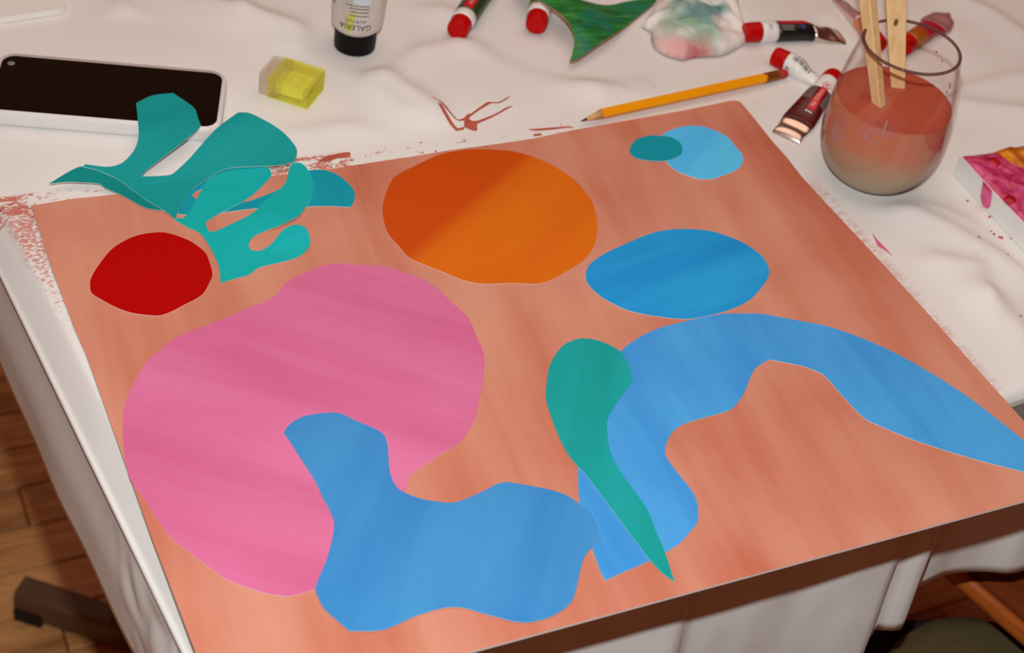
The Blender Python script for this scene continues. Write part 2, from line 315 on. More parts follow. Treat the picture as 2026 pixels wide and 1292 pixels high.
def spline(pts, sub=4, corner=48):
    """Catmull-Rom through the traced points, keeping the scissor corners sharp"""
    n = len(pts)
    P = [Vector(p) for p in pts]
    sharp = []
    for i in range(n):
        a = P[i] - P[i - 1]; b = P[(i + 1) % n] - P[i]
        sharp.append(a.length > 0 and b.length > 0 and math.degrees(a.angle(b)) > corner)
    out = []
    for i in range(n):
        p0, p1, p2, p3 = P[i - 1], P[i], P[(i + 1) % n], P[(i + 2) % n]
        L = (p2 - p1).length
        m1 = (p2 - p1) if sharp[i] else (p2 - p0) * (L / max(1e-9, (p1 - p0).length + L))
        m2 = (p2 - p1) if sharp[(i + 1) % n] else (p3 - p1) * (L / max(1e-9, (p3 - p2).length + L))
        for k in range(sub):
            u = k / sub
            h00 = 2 * u**3 - 3 * u**2 + 1; h10 = u**3 - 2 * u**2 + u; h01 = -2 * u**3 + 3 * u**2; h11 = u**3 - u**2
            out.append(tuple(p1 * h00 + m1 * h10 + p2 * h01 + m2 * h11))
    return out

def inside(p, poly):
    x, y = p
    c = False
    j = len(poly) - 1
    for i in range(len(poly)):
        xi, yi = poly[i][:2]; xj, yj = poly[j][:2]
        if (yi > y) != (yj > y) and x < (xj - xi) * (y - yi) / (yj - yi) + xi:
            c = not c
        j = i
    return c

def tri_poly(poly, grid=None):
    vs = [Vector(p[:2]) for p in poly]
    n = len(vs)
    if grid:
        xs = [p[0] for p in poly]; ys = [p[1] for p in poly]
        x = min(xs)
        while x < max(xs):
            y = min(ys)
            while y < max(ys):
                if inside((x, y), poly) and min((x - q[0]) ** 2 + (y - q[1]) ** 2 for q in poly) > (grid * 0.35) ** 2:
                    vs.append(Vector((x, y)))
                y += grid
            x += grid
    r = delaunay_2d_cdt(vs, [], [list(range(n))], 1, 1e-7)
    return [tuple(v) for v in r[0]], [tuple(f) for f in r[2]]

def sheet(name, pts, z, mat, edge_mat, thick=0.0003, sub=4, grid=None, parent=None, smooth_outline=True):
    """a cut sheet of card: painted face, white cut edge and back; z may be a function of (x, y)"""
    poly = spline(pts, sub) if smooth_outline else [tuple(p) for p in pts]
    area = sum(poly[i - 1][0] * poly[i][1] - poly[i][0] * poly[i - 1][1] for i in range(len(poly)))
    if area < 0: poly = poly[::-1]
    V, F = tri_poly(poly, grid)
    zf = z if callable(z) else (lambda x, y: z)
    n = len(V)
    top = [(x, y, zf(x, y)) for x, y in V]
    bot = [(x, y, zf(x, y) - thick) for x, y in V]
    faces, fm = [], []
    ec = {}
    for f in F:
        a = [Vector(V[i]) for i in f]
        if (a[1] - a[0]).cross(a[2] - a[0]) < 0: f = f[::-1]
        faces.append(tuple(f)); fm.append(0)
        faces.append(tuple(i + n for i in f[::-1])); fm.append(1)
        for i in range(len(f)):
            e = (f[i], f[(i + 1) % len(f)])
            if (e[1], e[0]) in ec: del ec[(e[1], e[0])]
            else: ec[e] = 1
    for a, b in ec:
        faces.append((b, a, a + n, b + n)); fm.append(1)
    cx = sum(v[0] for v in V) / n; cy = sum(v[1] for v in V) / n
    ob = link_mesh(name, top + bot, faces, None, parent, False, (cx, cy, zf(cx, cy)), [mat, edge_mat], fm)
    return ob

def text_mesh(body, size):
    cu = bpy.data.curves.new('lettering', 'FONT')
    cu.body = body; cu.size = size; cu.align_x = 'CENTER'; cu.align_y = 'CENTER'
    ob = bpy.data.objects.new('lettering', cu)
    COL.objects.link(ob)
    dg = bpy.context.evaluated_depsgraph_get()
    me = bpy.data.meshes.new_from_object(ob.evaluated_get(dg))
    V = [tuple(v.co) for v in me.vertices]; F = [tuple(p.vertices) for p in me.polygons]
    bpy.data.objects.remove(ob); bpy.data.curves.remove(cu); bpy.data.meshes.remove(me)
    return V, F

def wrap_text(name, body, size, fn, mat, parent, stretch=1.0):
    V, F = text_mesh(body, size)
    bm = bmesh.new()
    vs = [bm.verts.new(fn(x * stretch, y)) for x, y, _ in V]
    for f in F:
        try: bm.faces.new([vs[i] for i in f])
        except ValueError: pass
    me = bpy.data.meshes.new(name); bm.to_mesh(me); bm.free()
    me.materials.append(mat)
    ob = bpy.data.objects.new(name, me); COL.objects.link(ob); ob.parent = parent
    return ob

def wrap_patch(name, u0, u1, v0, v1, fn, mat, parent, nu=8, nv=4):
    bm = bmesh.new()
    g = [[bm.verts.new(fn(u0 + (u1 - u0) * i / nu, v0 + (v1 - v0) * j / nv)) for i in range(nu + 1)] for j in range(nv + 1)]
    for j in range(nv):
        for i in range(nu):
            bm.faces.new((g[j][i], g[j][i + 1], g[j + 1][i + 1], g[j + 1][i]))
    return part(name, bm, mat, parent, True)

# ---------------------------------------------------------------- shared materials
WHITE_EDGE = plain('paper_cut_edge', (0.82, 0.80, 0.77, 1), 0.8, var=0.03)
RED_CAP = plain('red_plastic', S(186, 3, 3), 0.4, spec=0.15, var=0.04)
WHITE_PL = plain('white_label', (0.80, 0.78, 0.76, 1), 0.4, var=0.03)
INK = plain('black_print', S(30, 26, 24), 0.5)
FOIL = plain('bare_aluminium', (0.80, 0.66, 0.58, 1), 0.28, metal=1.0, var=0.05)
BLACK_PL = plain('black_plastic', (0.0025, 0.0025, 0.0025, 1), 0.45, spec=0.15)

# ---------------------------------------------------------------- floor of oak strips
def wood_mat(name, c1, c2, rough=0.45, axis=0, grain=14.0):
    m = N(name)
    co = m.coord()
    rnd = m.n('ShaderNodeObjectInfo').outputs['Random']
    off = m.n('ShaderNodeCombineXYZ'); m.l(m.math('MULTIPLY', rnd, 37.0), off.inputs[0]); m.l(m.math('MULTIPLY', rnd, 11.0), off.inputs[1])
    add = m.n('ShaderNodeVectorMath', operation='ADD'); m.l(co, add.inputs[0]); m.l(off.outputs[0], add.inputs[1])
    sc = [grain, grain, grain]; sc[axis] = grain * 0.12
    v = m.mapping(add.outputs[0], scale=tuple(sc))
    g = m.noise(v, 4.0, 6.0, 0.65, 1.2)
    g = m.math('MULTIPLY_ADD', rnd, 0.35, g)
    m.color(m.mix(m.rng(g, 0.35, 0.95), c1, c2))
    m.bump(g, 0.15, 0.0006)
    m.set(Roughness=rough)
    return m.m

OAK = wood_mat('oak_strip', S(146, 90, 44), S(232, 170, 108))
GAP = plain('floor_gap', S(30, 16, 8), 0.8)
floor = link_mesh('floor', [(-1.6, -1.0, -0.012), (2.2, -1.0, -0.012), (2.2, 2.2, -0.012), (-1.6, 2.2, -0.012), (-1.6, -1.0, -0.03), (2.2, -1.0, -0.03), (2.2, 2.2, -0.03), (-1.6, 2.2, -0.03)],
                  [(0, 1, 2, 3), (7, 6, 5, 4), (0, 4, 5, 1), (1, 5, 6, 2), (2, 6, 7, 3), (3, 7, 4, 0)], GAP)
tag(floor, 'brown oak strip floor under the table', None, None, 'structure')
PW = 0.057
plank_mesh = {}
def plank(dm):
    if dm not in plank_mesh:
        ln = dm * 0.1
        b = bm_box(-ln / 2 + 0.0008, ln / 2 - 0.0008, -PW / 2 + 0.0009, PW / 2 - 0.0009, -0.012, 0.0)
        bmesh.ops.bevel(b, geom=[e for e in b.edges if all(v.co.z > -0.001 for v in e.verts)], offset=0.0012, segments=1, affect='EDGES')
        me = bpy.data.meshes.new('plank'); b.to_mesh(me); b.free(); me.materials.append(OAK); plank_mesh[dm] = me
    return plank_mesh[dm]
y = -1.0 + PW / 2
while y < 2.2 - PW / 2 + 0.001:
    x, left = -1.6, 38
    row = random.randint(3, 10)
    while left > 0:
        dm = min(row, left)
        if left - dm < 3: dm = left
        o = bpy.data.objects.new('plank', plank(dm)); COL.objects.link(o)
        o.location = (x + dm * 0.05, y, 0.0); o.parent = floor
        x += dm * 0.1; left -= dm
        row = random.choice((8, 9, 10, 11, 12))
    y += PW
WALLM = plain('warm_wall_paint', S(150, 104, 74), 0.9, var=0.04)
def wall(name, x0, x1, y0, y1, label):
    w = part(name, bm_box(x0, x1, y0, y1, -0.03, 2.7), WALLM, None)
    tag(w, label, None, None, 'structure')
wall('wall_back', -1.6, 2.2, 2.2, 2.26, 'plain warm brown wall beyond the table')
wall('wall_left', -1.66, -1.6, -1.0, 2.26, 'plain warm brown wall left of the table')

# ---------------------------------------------------------------- folding table (under the cloth)
EL0 = Vector((-0.2612, -0.0609)); ELD = Vector((-0.0827, 0.9966)).normalized()      # left edge, running away
FR0 = Vector((0.262, -0.112)); FRD = Vector((1.0, 0.062)).normalized()              # front edge, running right
den = ELD.x * FRD.y - ELD.y * FRD.x
tt = ((FR0 - EL0).x * FRD.y - (FR0 - EL0).y * FRD.x) / den
CORNER = EL0 + ELD * tt
DARK_METAL = plain('dark_brown_metal', S(104, 76, 56), 0.4, metal=0.2)
RUBBER = plain('black_rubber', S(14, 12, 11), 0.7)
TOPM = plain('grey_table_top', S(150, 148, 142), 0.6)
tb = thing('folding_table', (CORNER.x + 0.5, CORNER.y + 0.36, 0.0), 'folding table with dark metal feet hidden under the white cloth', 'table', math.atan2(FRD.y, FRD.x))
inv = tb.matrix_world.inverted()
def loc2(v): return inv @ Vector(v)
part('tabletop', bm_box(-0.465, 0.60, -0.34, 0.37, 0.700, 0.7335), TOPM, tb, bevel=0.004)
# foot bar of the near left leg lies on the floor, slanting
for (a, b) in (((-0.2314, 0.4908), (-0.0615, 0.346)), ((0.62, 0.46), (0.80, 0.32))):
    A = loc2((a[0], a[1], 0)); B = loc2((b[0], b[1], 0))
    d = (B - A); L = d.length; d.normalize(); nrm = Vector((-d.y, d.x, 0))
    bm = bmesh.new()
    rings = []
    for s in (0, 1):
        c = A + d * (L * s)
        rings.append([c + nrm * w + Vector((0, 0, h)) for w, h in ((-0.014, 0.008), (0.014, 0.008), (0.014, 0.034), (0.010, 0.038), (-0.010, 0.038), (-0.014, 0.034))])
    bar = part('foot_bar', bm_rings(rings), DARK_METAL, tb)
    for s in (0.0, 0.87):
        rings = []
        for q in (s, s + 0.13):
            c = A + d * (L * q)
            rings.append([c + nrm * w + Vector((0, 0, h)) for w, h in ((-0.016, 0.0), (0.016, 0.0), (0.016, 0.016), (-0.016, 0.016))])
        ft = part('rubber_foot', bm_rings(rings), RUBBER, None)
        ft.parent = bar
    M0 = (A + B) / 2
    part('leg', bm_rings([[M0 + Vector((0.012 * math.cos(q), 0.012 * math.sin(q), z)) for q in [i * math.pi / 8 for i in range(16)]] for z in (0.03, 0.7005)]), DARK_METAL, tb, True)

# ---------------------------------------------------------------- white tablecloth
def cloth_material():
    m = N('white_tablecloth')
    co = m.coord()
    sx = m.n('ShaderNodeSeparateXYZ'); m.l(co, sx.inputs[0])
    X, Y, Z = sx.outputs
    weave = m.noise(m.mapping(co, scale=(900, 900, 900)), 1.0, 2.0)
    broad = m.noise(co, 7.0, 2.0)
    base = m.mix(m.rng(broad, 0.3, 0.7), (0.76, 0.735, 0.72, 1), (0.80, 0.785, 0.77, 1))
    salmon = S(190, 92, 70)
    # paint left where brush strokes ran off the board: dabs along the far edge and the left edge
    fine = m.noise(m.mapping(co, scale=(1, 1.6, 1)), 330.0, 3.0, 0.6)
    blob = m.noise(m.mapping(co, scale=(1.0, 2.2, 1)), 95.0, 4.0, 0.6)
    patch = m.noise(m.mapping(co, scale=(1, 0.2, 1)), 24.0, 2.0, 0.5)
    def band(v, a, b, soft):
        return m.math('MULTIPLY', m.rng(v, a - soft, a + soft), m.rng(v, b - soft, b + soft, 1.0, 0.0))
    yt = m.math('MULTIPLY_ADD', X, 0.018, Y)                       # far edge sags a little in the middle
    far = band(yt, 0.180, 0.2045, 0.0015)
    wgt = m.math('MAXIMUM', m.rng(X, -0.20, -0.265, 0.0, 1.0), band(X, -0.105, -0.045, 0.012))
    wgt = m.math('MAXIMUM', wgt, m.math('MULTIPLY', band(X, -0.3, 0.125, 0.01), 0.30))
    spots = m.rng(m.math('MULTIPLY_ADD', patch, 0.45, blob), 0.90, 0.70, 0.0, 1.0)
    spots = m.math('MULTIPLY', m.math('SUBTRACT', 1.0, spots), 1.0)
    fa = m.math('MULTIPLY', far, m.rng(m.math('MULTIPLY_ADD', wgt, 0.26, m.math('MULTIPLY_ADD', fine, 0.75, m.math('MULTIPLY', blob, 0.8))), 0.95, 1.10))
    xl = m.math('MULTIPLY_ADD', Y, 0.11, X)
    lef = m.math('MULTIPLY', band(xl, -0.2505, -0.230, 0.0035), band(Y, 0.075, 0.192, 0.012))
    fade = m.rng(Y, 0.07, 0.185)
    fl = m.math('MULTIPLY', lef, m.rng(m.math('MULTIPLY_ADD', fade, 0.24, fine), 0.55, 0.80))
    rig = m.math('MULTIPLY', band(X, 0.20, 0.2575, 0.004), band(Y, -0.125, 0.10, 0.02))
    fr = m.math('MULTIPLY', rig, m.rng(m.math('MULTIPLY_ADD', fine, 0.8, blob), 0.72, 1.10))
    f = m.math('MAXIMUM', fa, m.math('MULTIPLY', fl, 0.85))
    f = m.math('MAXIMUM', f, m.math('MULTIPLY', fr, 0.5))
    m.color(m.mix(m.math('MULTIPLY', f, 0.9), base, salmon))
    m.bump(weave, 0.05, 0.0003)
    m.set(Roughness=0.6)
    m.b.inputs['Specular IOR Level'].default_value = 0.25
    return m.m
CLOTH = cloth_material()

FLAT = [((-0.26, 0.47), 0.11), ((-0.2, 0.42), 0.04), ((0.41, 0.045), 0.06), ((0.40, -0.015), 0.045), ((0.47, 0.02), 0.08), ((0.17, 0.32), 0.07), ((0.24, 0.29), 0.06), ((-0.18, 0.29), 0.10), ((-0.06, 0.28), 0.035), ((0.001, 0.3226), 0.025), ((0.2953, 0.0949), 0.026)]
def seg_dist(p, a, b):
    ab = b - a
    u = max(0, min(1, (p - a).dot(ab) / max(1e-9, ab.length_squared)))
    q = a + ab * u
    return (p - q).length, (1 if ab.cross(p - a) > 0 else -1)
FOLD = [([Vector(q) for q in pts], a * 0.0017, w * 0.00085) for pts, a, w in D['folds']]
def cloth_top(x, y):
    p = Vector((x, y))
    dx = max(-0.262 - x, 0, x - 0.262); dy = max(-0.205 - y, 0, y - 0.205)
    k = ss(0.0, 0.035, math.hypot(dx, dy))
    if k <= 0: return 0.0
    for c, r in FLAT:
        k *= ss(0.0, 1.0, (math.hypot(x - c[0], y - c[1]) - r) / 0.022)
    h = 0.0
    for pts, a, w in FOLD:
        best = (9, 1)
        for i in range(len(pts) - 1):
            d = seg_dist(p, pts[i], pts[i + 1])
            if d[0] < best[0]: best = d
        if best[0] < 4 * w:
            d = best[0] * best[1]
            h += a * math.exp(-(d / w) ** 2) + 0.45 * a * math.exp(-((d + 1.6 * w) / (1.3 * w)) ** 2)
    h += 0.0016 * (noise.noise(Vector((x * 9, y * 9, 3.1))) + 0.5) * 1.0
    h += 0.0009 * (noise.noise(Vector((x * 30, y * 18, 1.7))) + 0.5)
    return max(0.0, h) * k

def hang(h, r=0.009):
    th = min(h / r, math.pi / 2)
    out = r * math.sin(th); drop = r * (1 - math.cos(th))
    rest = max(0.0, h - r * math.pi / 2)
    return out, drop + rest, rest

def front_pleat(a, rest):
    """outward offset of the front drop: soft pleats that end in sharp steps back"""
    k = ss(0.0, 0.05, rest)
    o = 0.0
    # (position along the edge, depth of the step, width of the rise)
    for pos, dep, rise in ((0.449, 0.013, 0.05), (0.478, 0.014, 0.028), (0.30, 0.006, 0.06), (0.16, 0.008, 0.07), (0.62, 0.012, 0.06), (0.76, 0.012, 0.07), (0.93, 0.014, 0.06)):
        d = pos - a
        if d > 0: o += dep * math.exp(-(d / rise) ** 2) * (1 - math.exp(-(d / 0.004) ** 1.2))
    o += 0.006 * noise.noise(Vector((a * 14, rest * 7, 0.0))) + 0.0025 * noise.noise(Vector((a * 40, rest * 16, 5.0)))
    return o * k + 0.10 * rest

def left_pleat(b, rest):
    # the roll over the edge tucks in along a thin crease, then the drop hangs straight
    o = -0.0025 * ss(0.0, 0.003, rest) + 0.0045 * ss(0.003, 0.05, rest)
    o += 0.0020 * noise.noise(Vector((b * 13, rest * 10, 8.0))) * ss(0.005, 0.03, rest)
    w = ss(0.125, 0.04, b)                                    # crumpled towards the near corner
    o += w * 0.0055 * abs(noise.noise(Vector((b * 30 + rest * 26, rest * 22 - b * 9, 2.0)))) * ss(0, 0.02, rest) * ss(0.076, 0.035, rest)
    return o

NL = Vector((-ELD.y, ELD.x)); NF = Vector((FRD.y, -FRD.x))
def bevel(a):
    """the cloth slopes down over the rounded left edge of the table"""
    return 0.015 * max(0.0, 1 - a / 0.0135) ** 1.2

def cloth_point(a, b):
    """a runs right along the front edge, b runs away along the left edge; negative values hang over"""
    if a >= 0 and b >= 0:
        p = CORNER + FRD * a + ELD * b
        return (p.x, p.y, ZT + cloth_top(p.x, p.y) - bevel(a))
    if a < 0 <= b:
        out, drop, rest = hang(-a, 0.0025)
        o = out + left_pleat(b, rest)
        p = CORNER + ELD * b + NL * o
        return (p.x, p.y, ZT - 0.015 - drop)
    if b < 0 <= a:
        out, drop, rest = hang(-b)
        o = out + front_pleat(a, rest)
        p = CORNER + FRD * a + NF * o
        return (p.x, p.y, ZT - drop - bevel(a))
    la, lb = -a, -b
    h = max(la, lb)
    out, drop, rest = hang(h)
    ang = math.atan2(lb, la)
    d = (NL * math.cos(ang) + NF * math.sin(ang))
    wl = math.cos(ang) ** 2
    o = out + (left_pleat(0, rest) * wl + front_pleat(0, rest) * (1 - wl)) + 0.12 * min(la, lb)
    p = CORNER + d * o
    return (p.x, p.y, ZT - 0.015 - drop)

def axis(lo, hi, step, near):
    v = [lo]
    while v[-1] < hi:
        q = v[-1]
        v.append(q + (near if abs(q) < 0.02 else step))
    return v
def left_len(b): return 0.0800 + 0.004 * math.sin(b * 9)
def front_len(a): return 0.194 - 0.020 * ss(0.443, 0.452, a) - 0.018 * ss(0.473, 0.482, a) + 0.013 * ss(0.50, 0.58, a) + 0.002 * math.sin(a * 21)
AX = axis(-1.0, 0.0, 0.024, 0.024)
us = [-(1 - i / 26.0) for i in range(26)] + axis(0.0, 1.02, 0.0052, 0.0015)
vs_ = [-(1 - i / 34.0) for i in range(34)] + axis(0.0, 0.78, 0.0052, 0.0015)
def dens(u):   # more rows close to the edge roll
    return -abs(u) ** 1.5 if u < 0 else u
verts, faces = [], []
for v in vs_:
    for u in us:
        a = dens(u); b = dens(v)
        if a < 0: a *= left_len(max(0, b))
        if b < 0: b *= front_len(max(0, a))
        verts.append(cloth_point(a, b))
nu = len(us)
for j in range(len(vs_) - 1):
    for i in range(nu - 1):
        faces.append((j * nu + i, j * nu + i + 1, (j + 1) * nu + i + 1, (j + 1) * nu + i))
cloth = link_mesh('tablecloth', verts, faces, CLOTH, smooth=True)
sol = cloth.modifiers.new('thickness', 'SOLIDIFY'); sol.thickness = 0.0006; sol.offset = -1.0
tag(cloth, 'white creased tablecloth smudged with salmon paint around the board', 'tablecloth')

SMEAR = paint('dried_salmon_paint', S(168, 74, 56), S(196, 104, 84), 20, 6.0, 1.2)
CRIM = plain('crimson_paint', S(196, 58, 100), 0.3, var=0.15)
for k, pts in D['smear'].items():
    ob = sheet('paint_smear', pts, lambda x, y: ZT + cloth_top(x, y) + 0.0006, SMEAR, SMEAR, 0.0004, 2, None, cloth)
for x, y, r in D['splat']:
    pts = [(x + r * (1 + 0.35 * math.sin(3 * q + x * 900)) * math.cos(q), y + 0.7 * r * (1 + 0.3 * math.cos(2 * q + y * 700)) * math.sin(q)) for q in [i * math.pi / 6 for i in range(12)]]
    sheet('paint_splatter', pts, lambda u, v: ZT + cloth_top(u, v) + 0.0007, CRIM, CRIM, 0.0005, 1, None, cloth)

# ---------------------------------------------------------------- chairs beyond the cloth's front hem
OLIVE = plain('olive_upholstery', S(92, 76, 42), 0.9, var=0.25)
SHADED_GREEN = plain('shaded_green_rim', S(22, 24, 12), 0.8)  # green seat rim; its near-black tone is mostly painted-in shadow
CHAIRW = wood_mat('chair_wood', S(140, 62, 20), S(196, 104, 36), 0.4, 1, 20.0)
ch = thing('dining_chair', (0.337, -0.283, 0.0), 'chair with rounded olive padded seat pushed under the front of the table', 'chair', math.radians(52))
seat = rounded_rect(0.32, 0.32, 0.07, 10)
bm = bm_rings([[(x * k, y * k, z) for x, y in seat] for k, z in ((0.96, 0.43), (1.0, 0.44), (1.0, 0.455), (0.97, 0.468), (0.88, 0.476), (0.5, 0.480))])
part('seat_cushion', bm, OLIVE, ch, True)
rim = rounded_rect(0.37, 0.37, 0.09, 10)
part('seat_frame', bm_rings([[(x * k, y * k, z) for x, y in rim] for k, z in ((0.97, 0.385), (1.0, 0.39), (1.0, 0.425), (0.97, 0.432))]), SHADED_GREEN, ch, True)
for sx in (-1, 1):
    for sy in (-1, 1):
        part('leg', bm_rings([[(sx * 0.145 + w * q, sy * 0.145 + h * q, z) for w, h in ((-1, -1), (1, -1), (1, 1), (-1, 1))] for z, q in ((0.0, 0.012), (0.39, 0.018))]), CHAIRW, ch)
for sx in (-1, 1):
    part('back_post', bm_rings([[(sx * 0.15 + w * 0.014, -0.16 + h * 0.014 - z * 0.06, 0.39 + z) for w, h in ((-1, -1), (1, -1), (1, 1), (-1, 1))] for z in (0.0, 0.2, 0.45)]), CHAIRW, ch)
part('backrest', bm_box(-0.165, 0.165, -0.205, -0.185, 0.70, 0.84), CHAIRW, ch, bevel=0.006)
st = thing('wooden_stool', (0.462, 0.035, 0.0), 'brown wooden stool with rounded edge in a lit tone beside the padded chair', 'stool', math.radians(14.8))
part('seat_board', bm_box(-0.166, 0.20, -0.19, 0.17, 0.510, 0.530), wood_mat('shaded_stool_board', S(104, 42, 14), S(128, 58, 22), 0.5, 1, 16.0), st, bevel=0.003)  # darker wood tone has the shade of board and cloth painted in
part('lit_edge_strip', bm_rings([[(-0.171 + 0.0045 * math.cos(q), y, 0.5225 + 0.008 * math.sin(q)) for q in [i * math.pi / 6 for i in range(12)]] for y in (-0.19, 0.17)]), CHAIRW, st, True)  # brighter wood tone paints in the flash-lit edge
for sx, sy in ((-0.12, 0.0), (0.17, -0.10), (-0.12, 0.14), (0.17, 0.14)):
    part('leg', bm_box(sx - 0.018, sx + 0.018, sy - 0.018, sy + 0.018, 0.0, 0.511), CHAIRW, st, bevel=0.003)

# ---------------------------------------------------------------- the painted board and its cut shapes
SALMON = paint('salmon_acrylic', S(186, 94, 70), S(211, 147, 124), -97, 0.9, 1.15, 0.5, 0.3, 0.5)  # brush streaks; the paler tone also stands in for the paint's sheen
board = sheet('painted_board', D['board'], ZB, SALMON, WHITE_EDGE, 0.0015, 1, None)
tag(board, 'large rectangular salmon painted board overhanging the front of the table', 'board')

def cut(name, key, z, mat, label, grid=None):
    o = sheet(name, D[key], z, mat, WHITE_EDGE, 0.0003, 4, grid)
    tag(o, label, 'paper cutout')
    return o
cut('paper_shape', 'pink', 0.7424, paint('pink_acrylic', S(202, 95, 138), S(221, 121, 166), -40, 0.9, 1.25, 0.45, 0.35), 'large pink paper cutout shaped like a curled bean on salmon board')
cut('paper_shape', 'tail', 0.7424, paint('blue_acrylic_tail', S(48, 135, 214), S(85, 177, 238), -93, 0.9, 1.1, 0.45, 0.35), 'long blue paper cutout sweeping like a wave to the right corner')  # same blue paint as the body, lightened to offset flash falloff
cut('paper_shape', 'body', 0.7430, paint('blue_acrylic', S(45, 125, 193), S(72, 152, 212), 52, 0.9, 1.1, 0.45, 0.35), 'wavy blue paper cutout overlapping the pink shape at the front')
cut('paper_shape', 'comma', 0.7429, paint('teal_green_acrylic', S(7, 148, 142), S(27, 170, 174), 60, 1.2, 1.0, 0.5, 0.3), 'green teardrop paper cutout with long pointed tail over blue wave')
cut('paper_shape', 'ellipse', 0.7424, paint('deep_blue_acrylic', S(9, 134, 210), S(42, 169, 231), 12, 1.3, 1.0, 0.45, 0.35), 'deep blue oval paper cutout right of the orange disc')
cut('paper_shape', 'orange', 0.7424, paint('orange_acrylic', S(211, 96, 5), S(223, 115, 16), 34, 1.2, 1.0, 0.42, 0.4, band=(0.008, 0.022, S(200, 74, 0))), 'orange round paper cutout near the far edge of salmon board')
cut('paper_shape', 'red', 0.7424, plain('red_acrylic', S(178, 0, 0), 0.5, spec=0.08, var=0.05), 'red round paper cutout left of the pink shape')
cut('paper_shape', 'skyblue', 0.7424, paint('sky_blue_acrylic', S(70, 178, 249), S(98, 209, 249), 40, 1.3, 0.9, 0.5, 0.3), 'light blue round paper cutout near far right corner of board')
cut('paper_shape', 'smallgreen', 0.7429, plain('dark_teal_acrylic', S(16, 151, 171), 0.5, spec=0.08, var=0.06), 'small dark teal oval paper cutout overlapping the light blue circle')

# three teal leaves, loosely piled
def zA(x, y): return 0.7434 + 0.0112 * ss(0.19, 0.245, y)
QB = D['leaf_b'][56]
def zB(x, y): return 0.7427 + 0.0028 * (1 - ss(0.0, 0.03, math.hypot(x - QB[0], y - QB[1])))
LEAF1 = paint('teal_acrylic', S(13, 142, 141), S(21, 161, 162), 30, 1.2, 0.9, 0.55, 0.25)
LEAF2 = paint('turquoise_acrylic', S(10, 172, 162), S(22, 186, 194), 10, 1.2, 0.9, 0.55, 0.25)
LEAF3 = paint('blue_teal_acrylic', S(6, 147, 166), S(16, 161, 182), 80, 1.2, 0.9, 0.55, 0.25)
cut('paper_leaf', 'leaf_c', 0.7424, LEAF3, 'blue teal paper leaf with one rounded lobe, lowest of the leaf pile', 0.01)
cut('paper_leaf', 'leaf_b', zB, LEAF2, 'turquoise branching paper leaf lying on the board beside red disc', 0.006)
bx = sum(p[0] for p in D['leaf_blade']) / len(D['leaf_blade']); by = sum(p[1] for p in D['leaf_blade']) / len(D['leaf_blade'])
la = thing('paper_leaf', (bx, by, 0.743), 'dark teal two-lobed paper leaf leaning on the black phone', 'paper cutout')
sheet('leaf_stem', D['leaf_stem'], lambda x, y: zA(x, y) - 0.0004, plain('teal_stem', S(12, 134, 132), 0.55, spec=0.08, var=0.05), WHITE_EDGE, 0.0003, 4, 0.006, la)
sheet('leaf_blade', D['leaf_blade'], zA, LEAF1, WHITE_EDGE, 0.0003, 4, 0.006, la)

sc_ = sheet('paper_scrap', D['scrap'], 0.7412, plain('scrap_pink', S(214, 96, 140), 0.5), WHITE_EDGE, 0.0003, 1)
tag(sc_, 'thin pink paper sliver lying on the cloth right of the board', 'paper scrap')

# ---------------------------------------------------------------- phone
CASE = plain('white_phone_case', (0.74, 0.71, 0.70, 1), 0.35, var=0.02)
GLASS_BLK = plain('black_screen_glass', (0.0035, 0.0025, 0.002, 1), 0.08, var=0.2)
ph = thing('phone', (-0.1825, 0.2905, ZT), 'phone lying face up with black screen in white case', 'phone', math.atan2(-0.0521, 0.1347))
rr = rounded_rect(0.150, 0.0690, 0.011, 8)
part('phone_case', bm_rings([[(x * k, y * (k if k < 1 else 1), z) for x, y in rr] for k, z in ((0.965, 0.0004), (0.99, 0.0015), (1.0, 0.004), (1.0, 0.0075), (0.992, 0.0102), (0.982, 0.0108))]), CASE, ph, True)
r2 = rounded_rect(0.1435, 0.0620, 0.0085, 8)
part('screen', bm_rings([[(x, y, z) for x, y in r2] for z in (0.0090, 0.01085)] + [[(x * 0.996, y * 0.99, 0.0110) for x, y in r2]]), GLASS_BLK, ph)
part('front_camera', bm_lathe([(0.0024, 0.0109), (0.0024, 0.01112), (0.0016, 0.0112)], 20), plain('lens_glass', S(120, 128, 120), 0.2), ph).location = (-0.0655, 0.0215, 0)
for bx_ in (-0.055, -0.036):
    part('side_button', bm_box(bx_ - 0.005, bx_ + 0.005, -0.0352, -0.0342, 0.005, 0.0074), CASE, ph, bevel=0.0004)

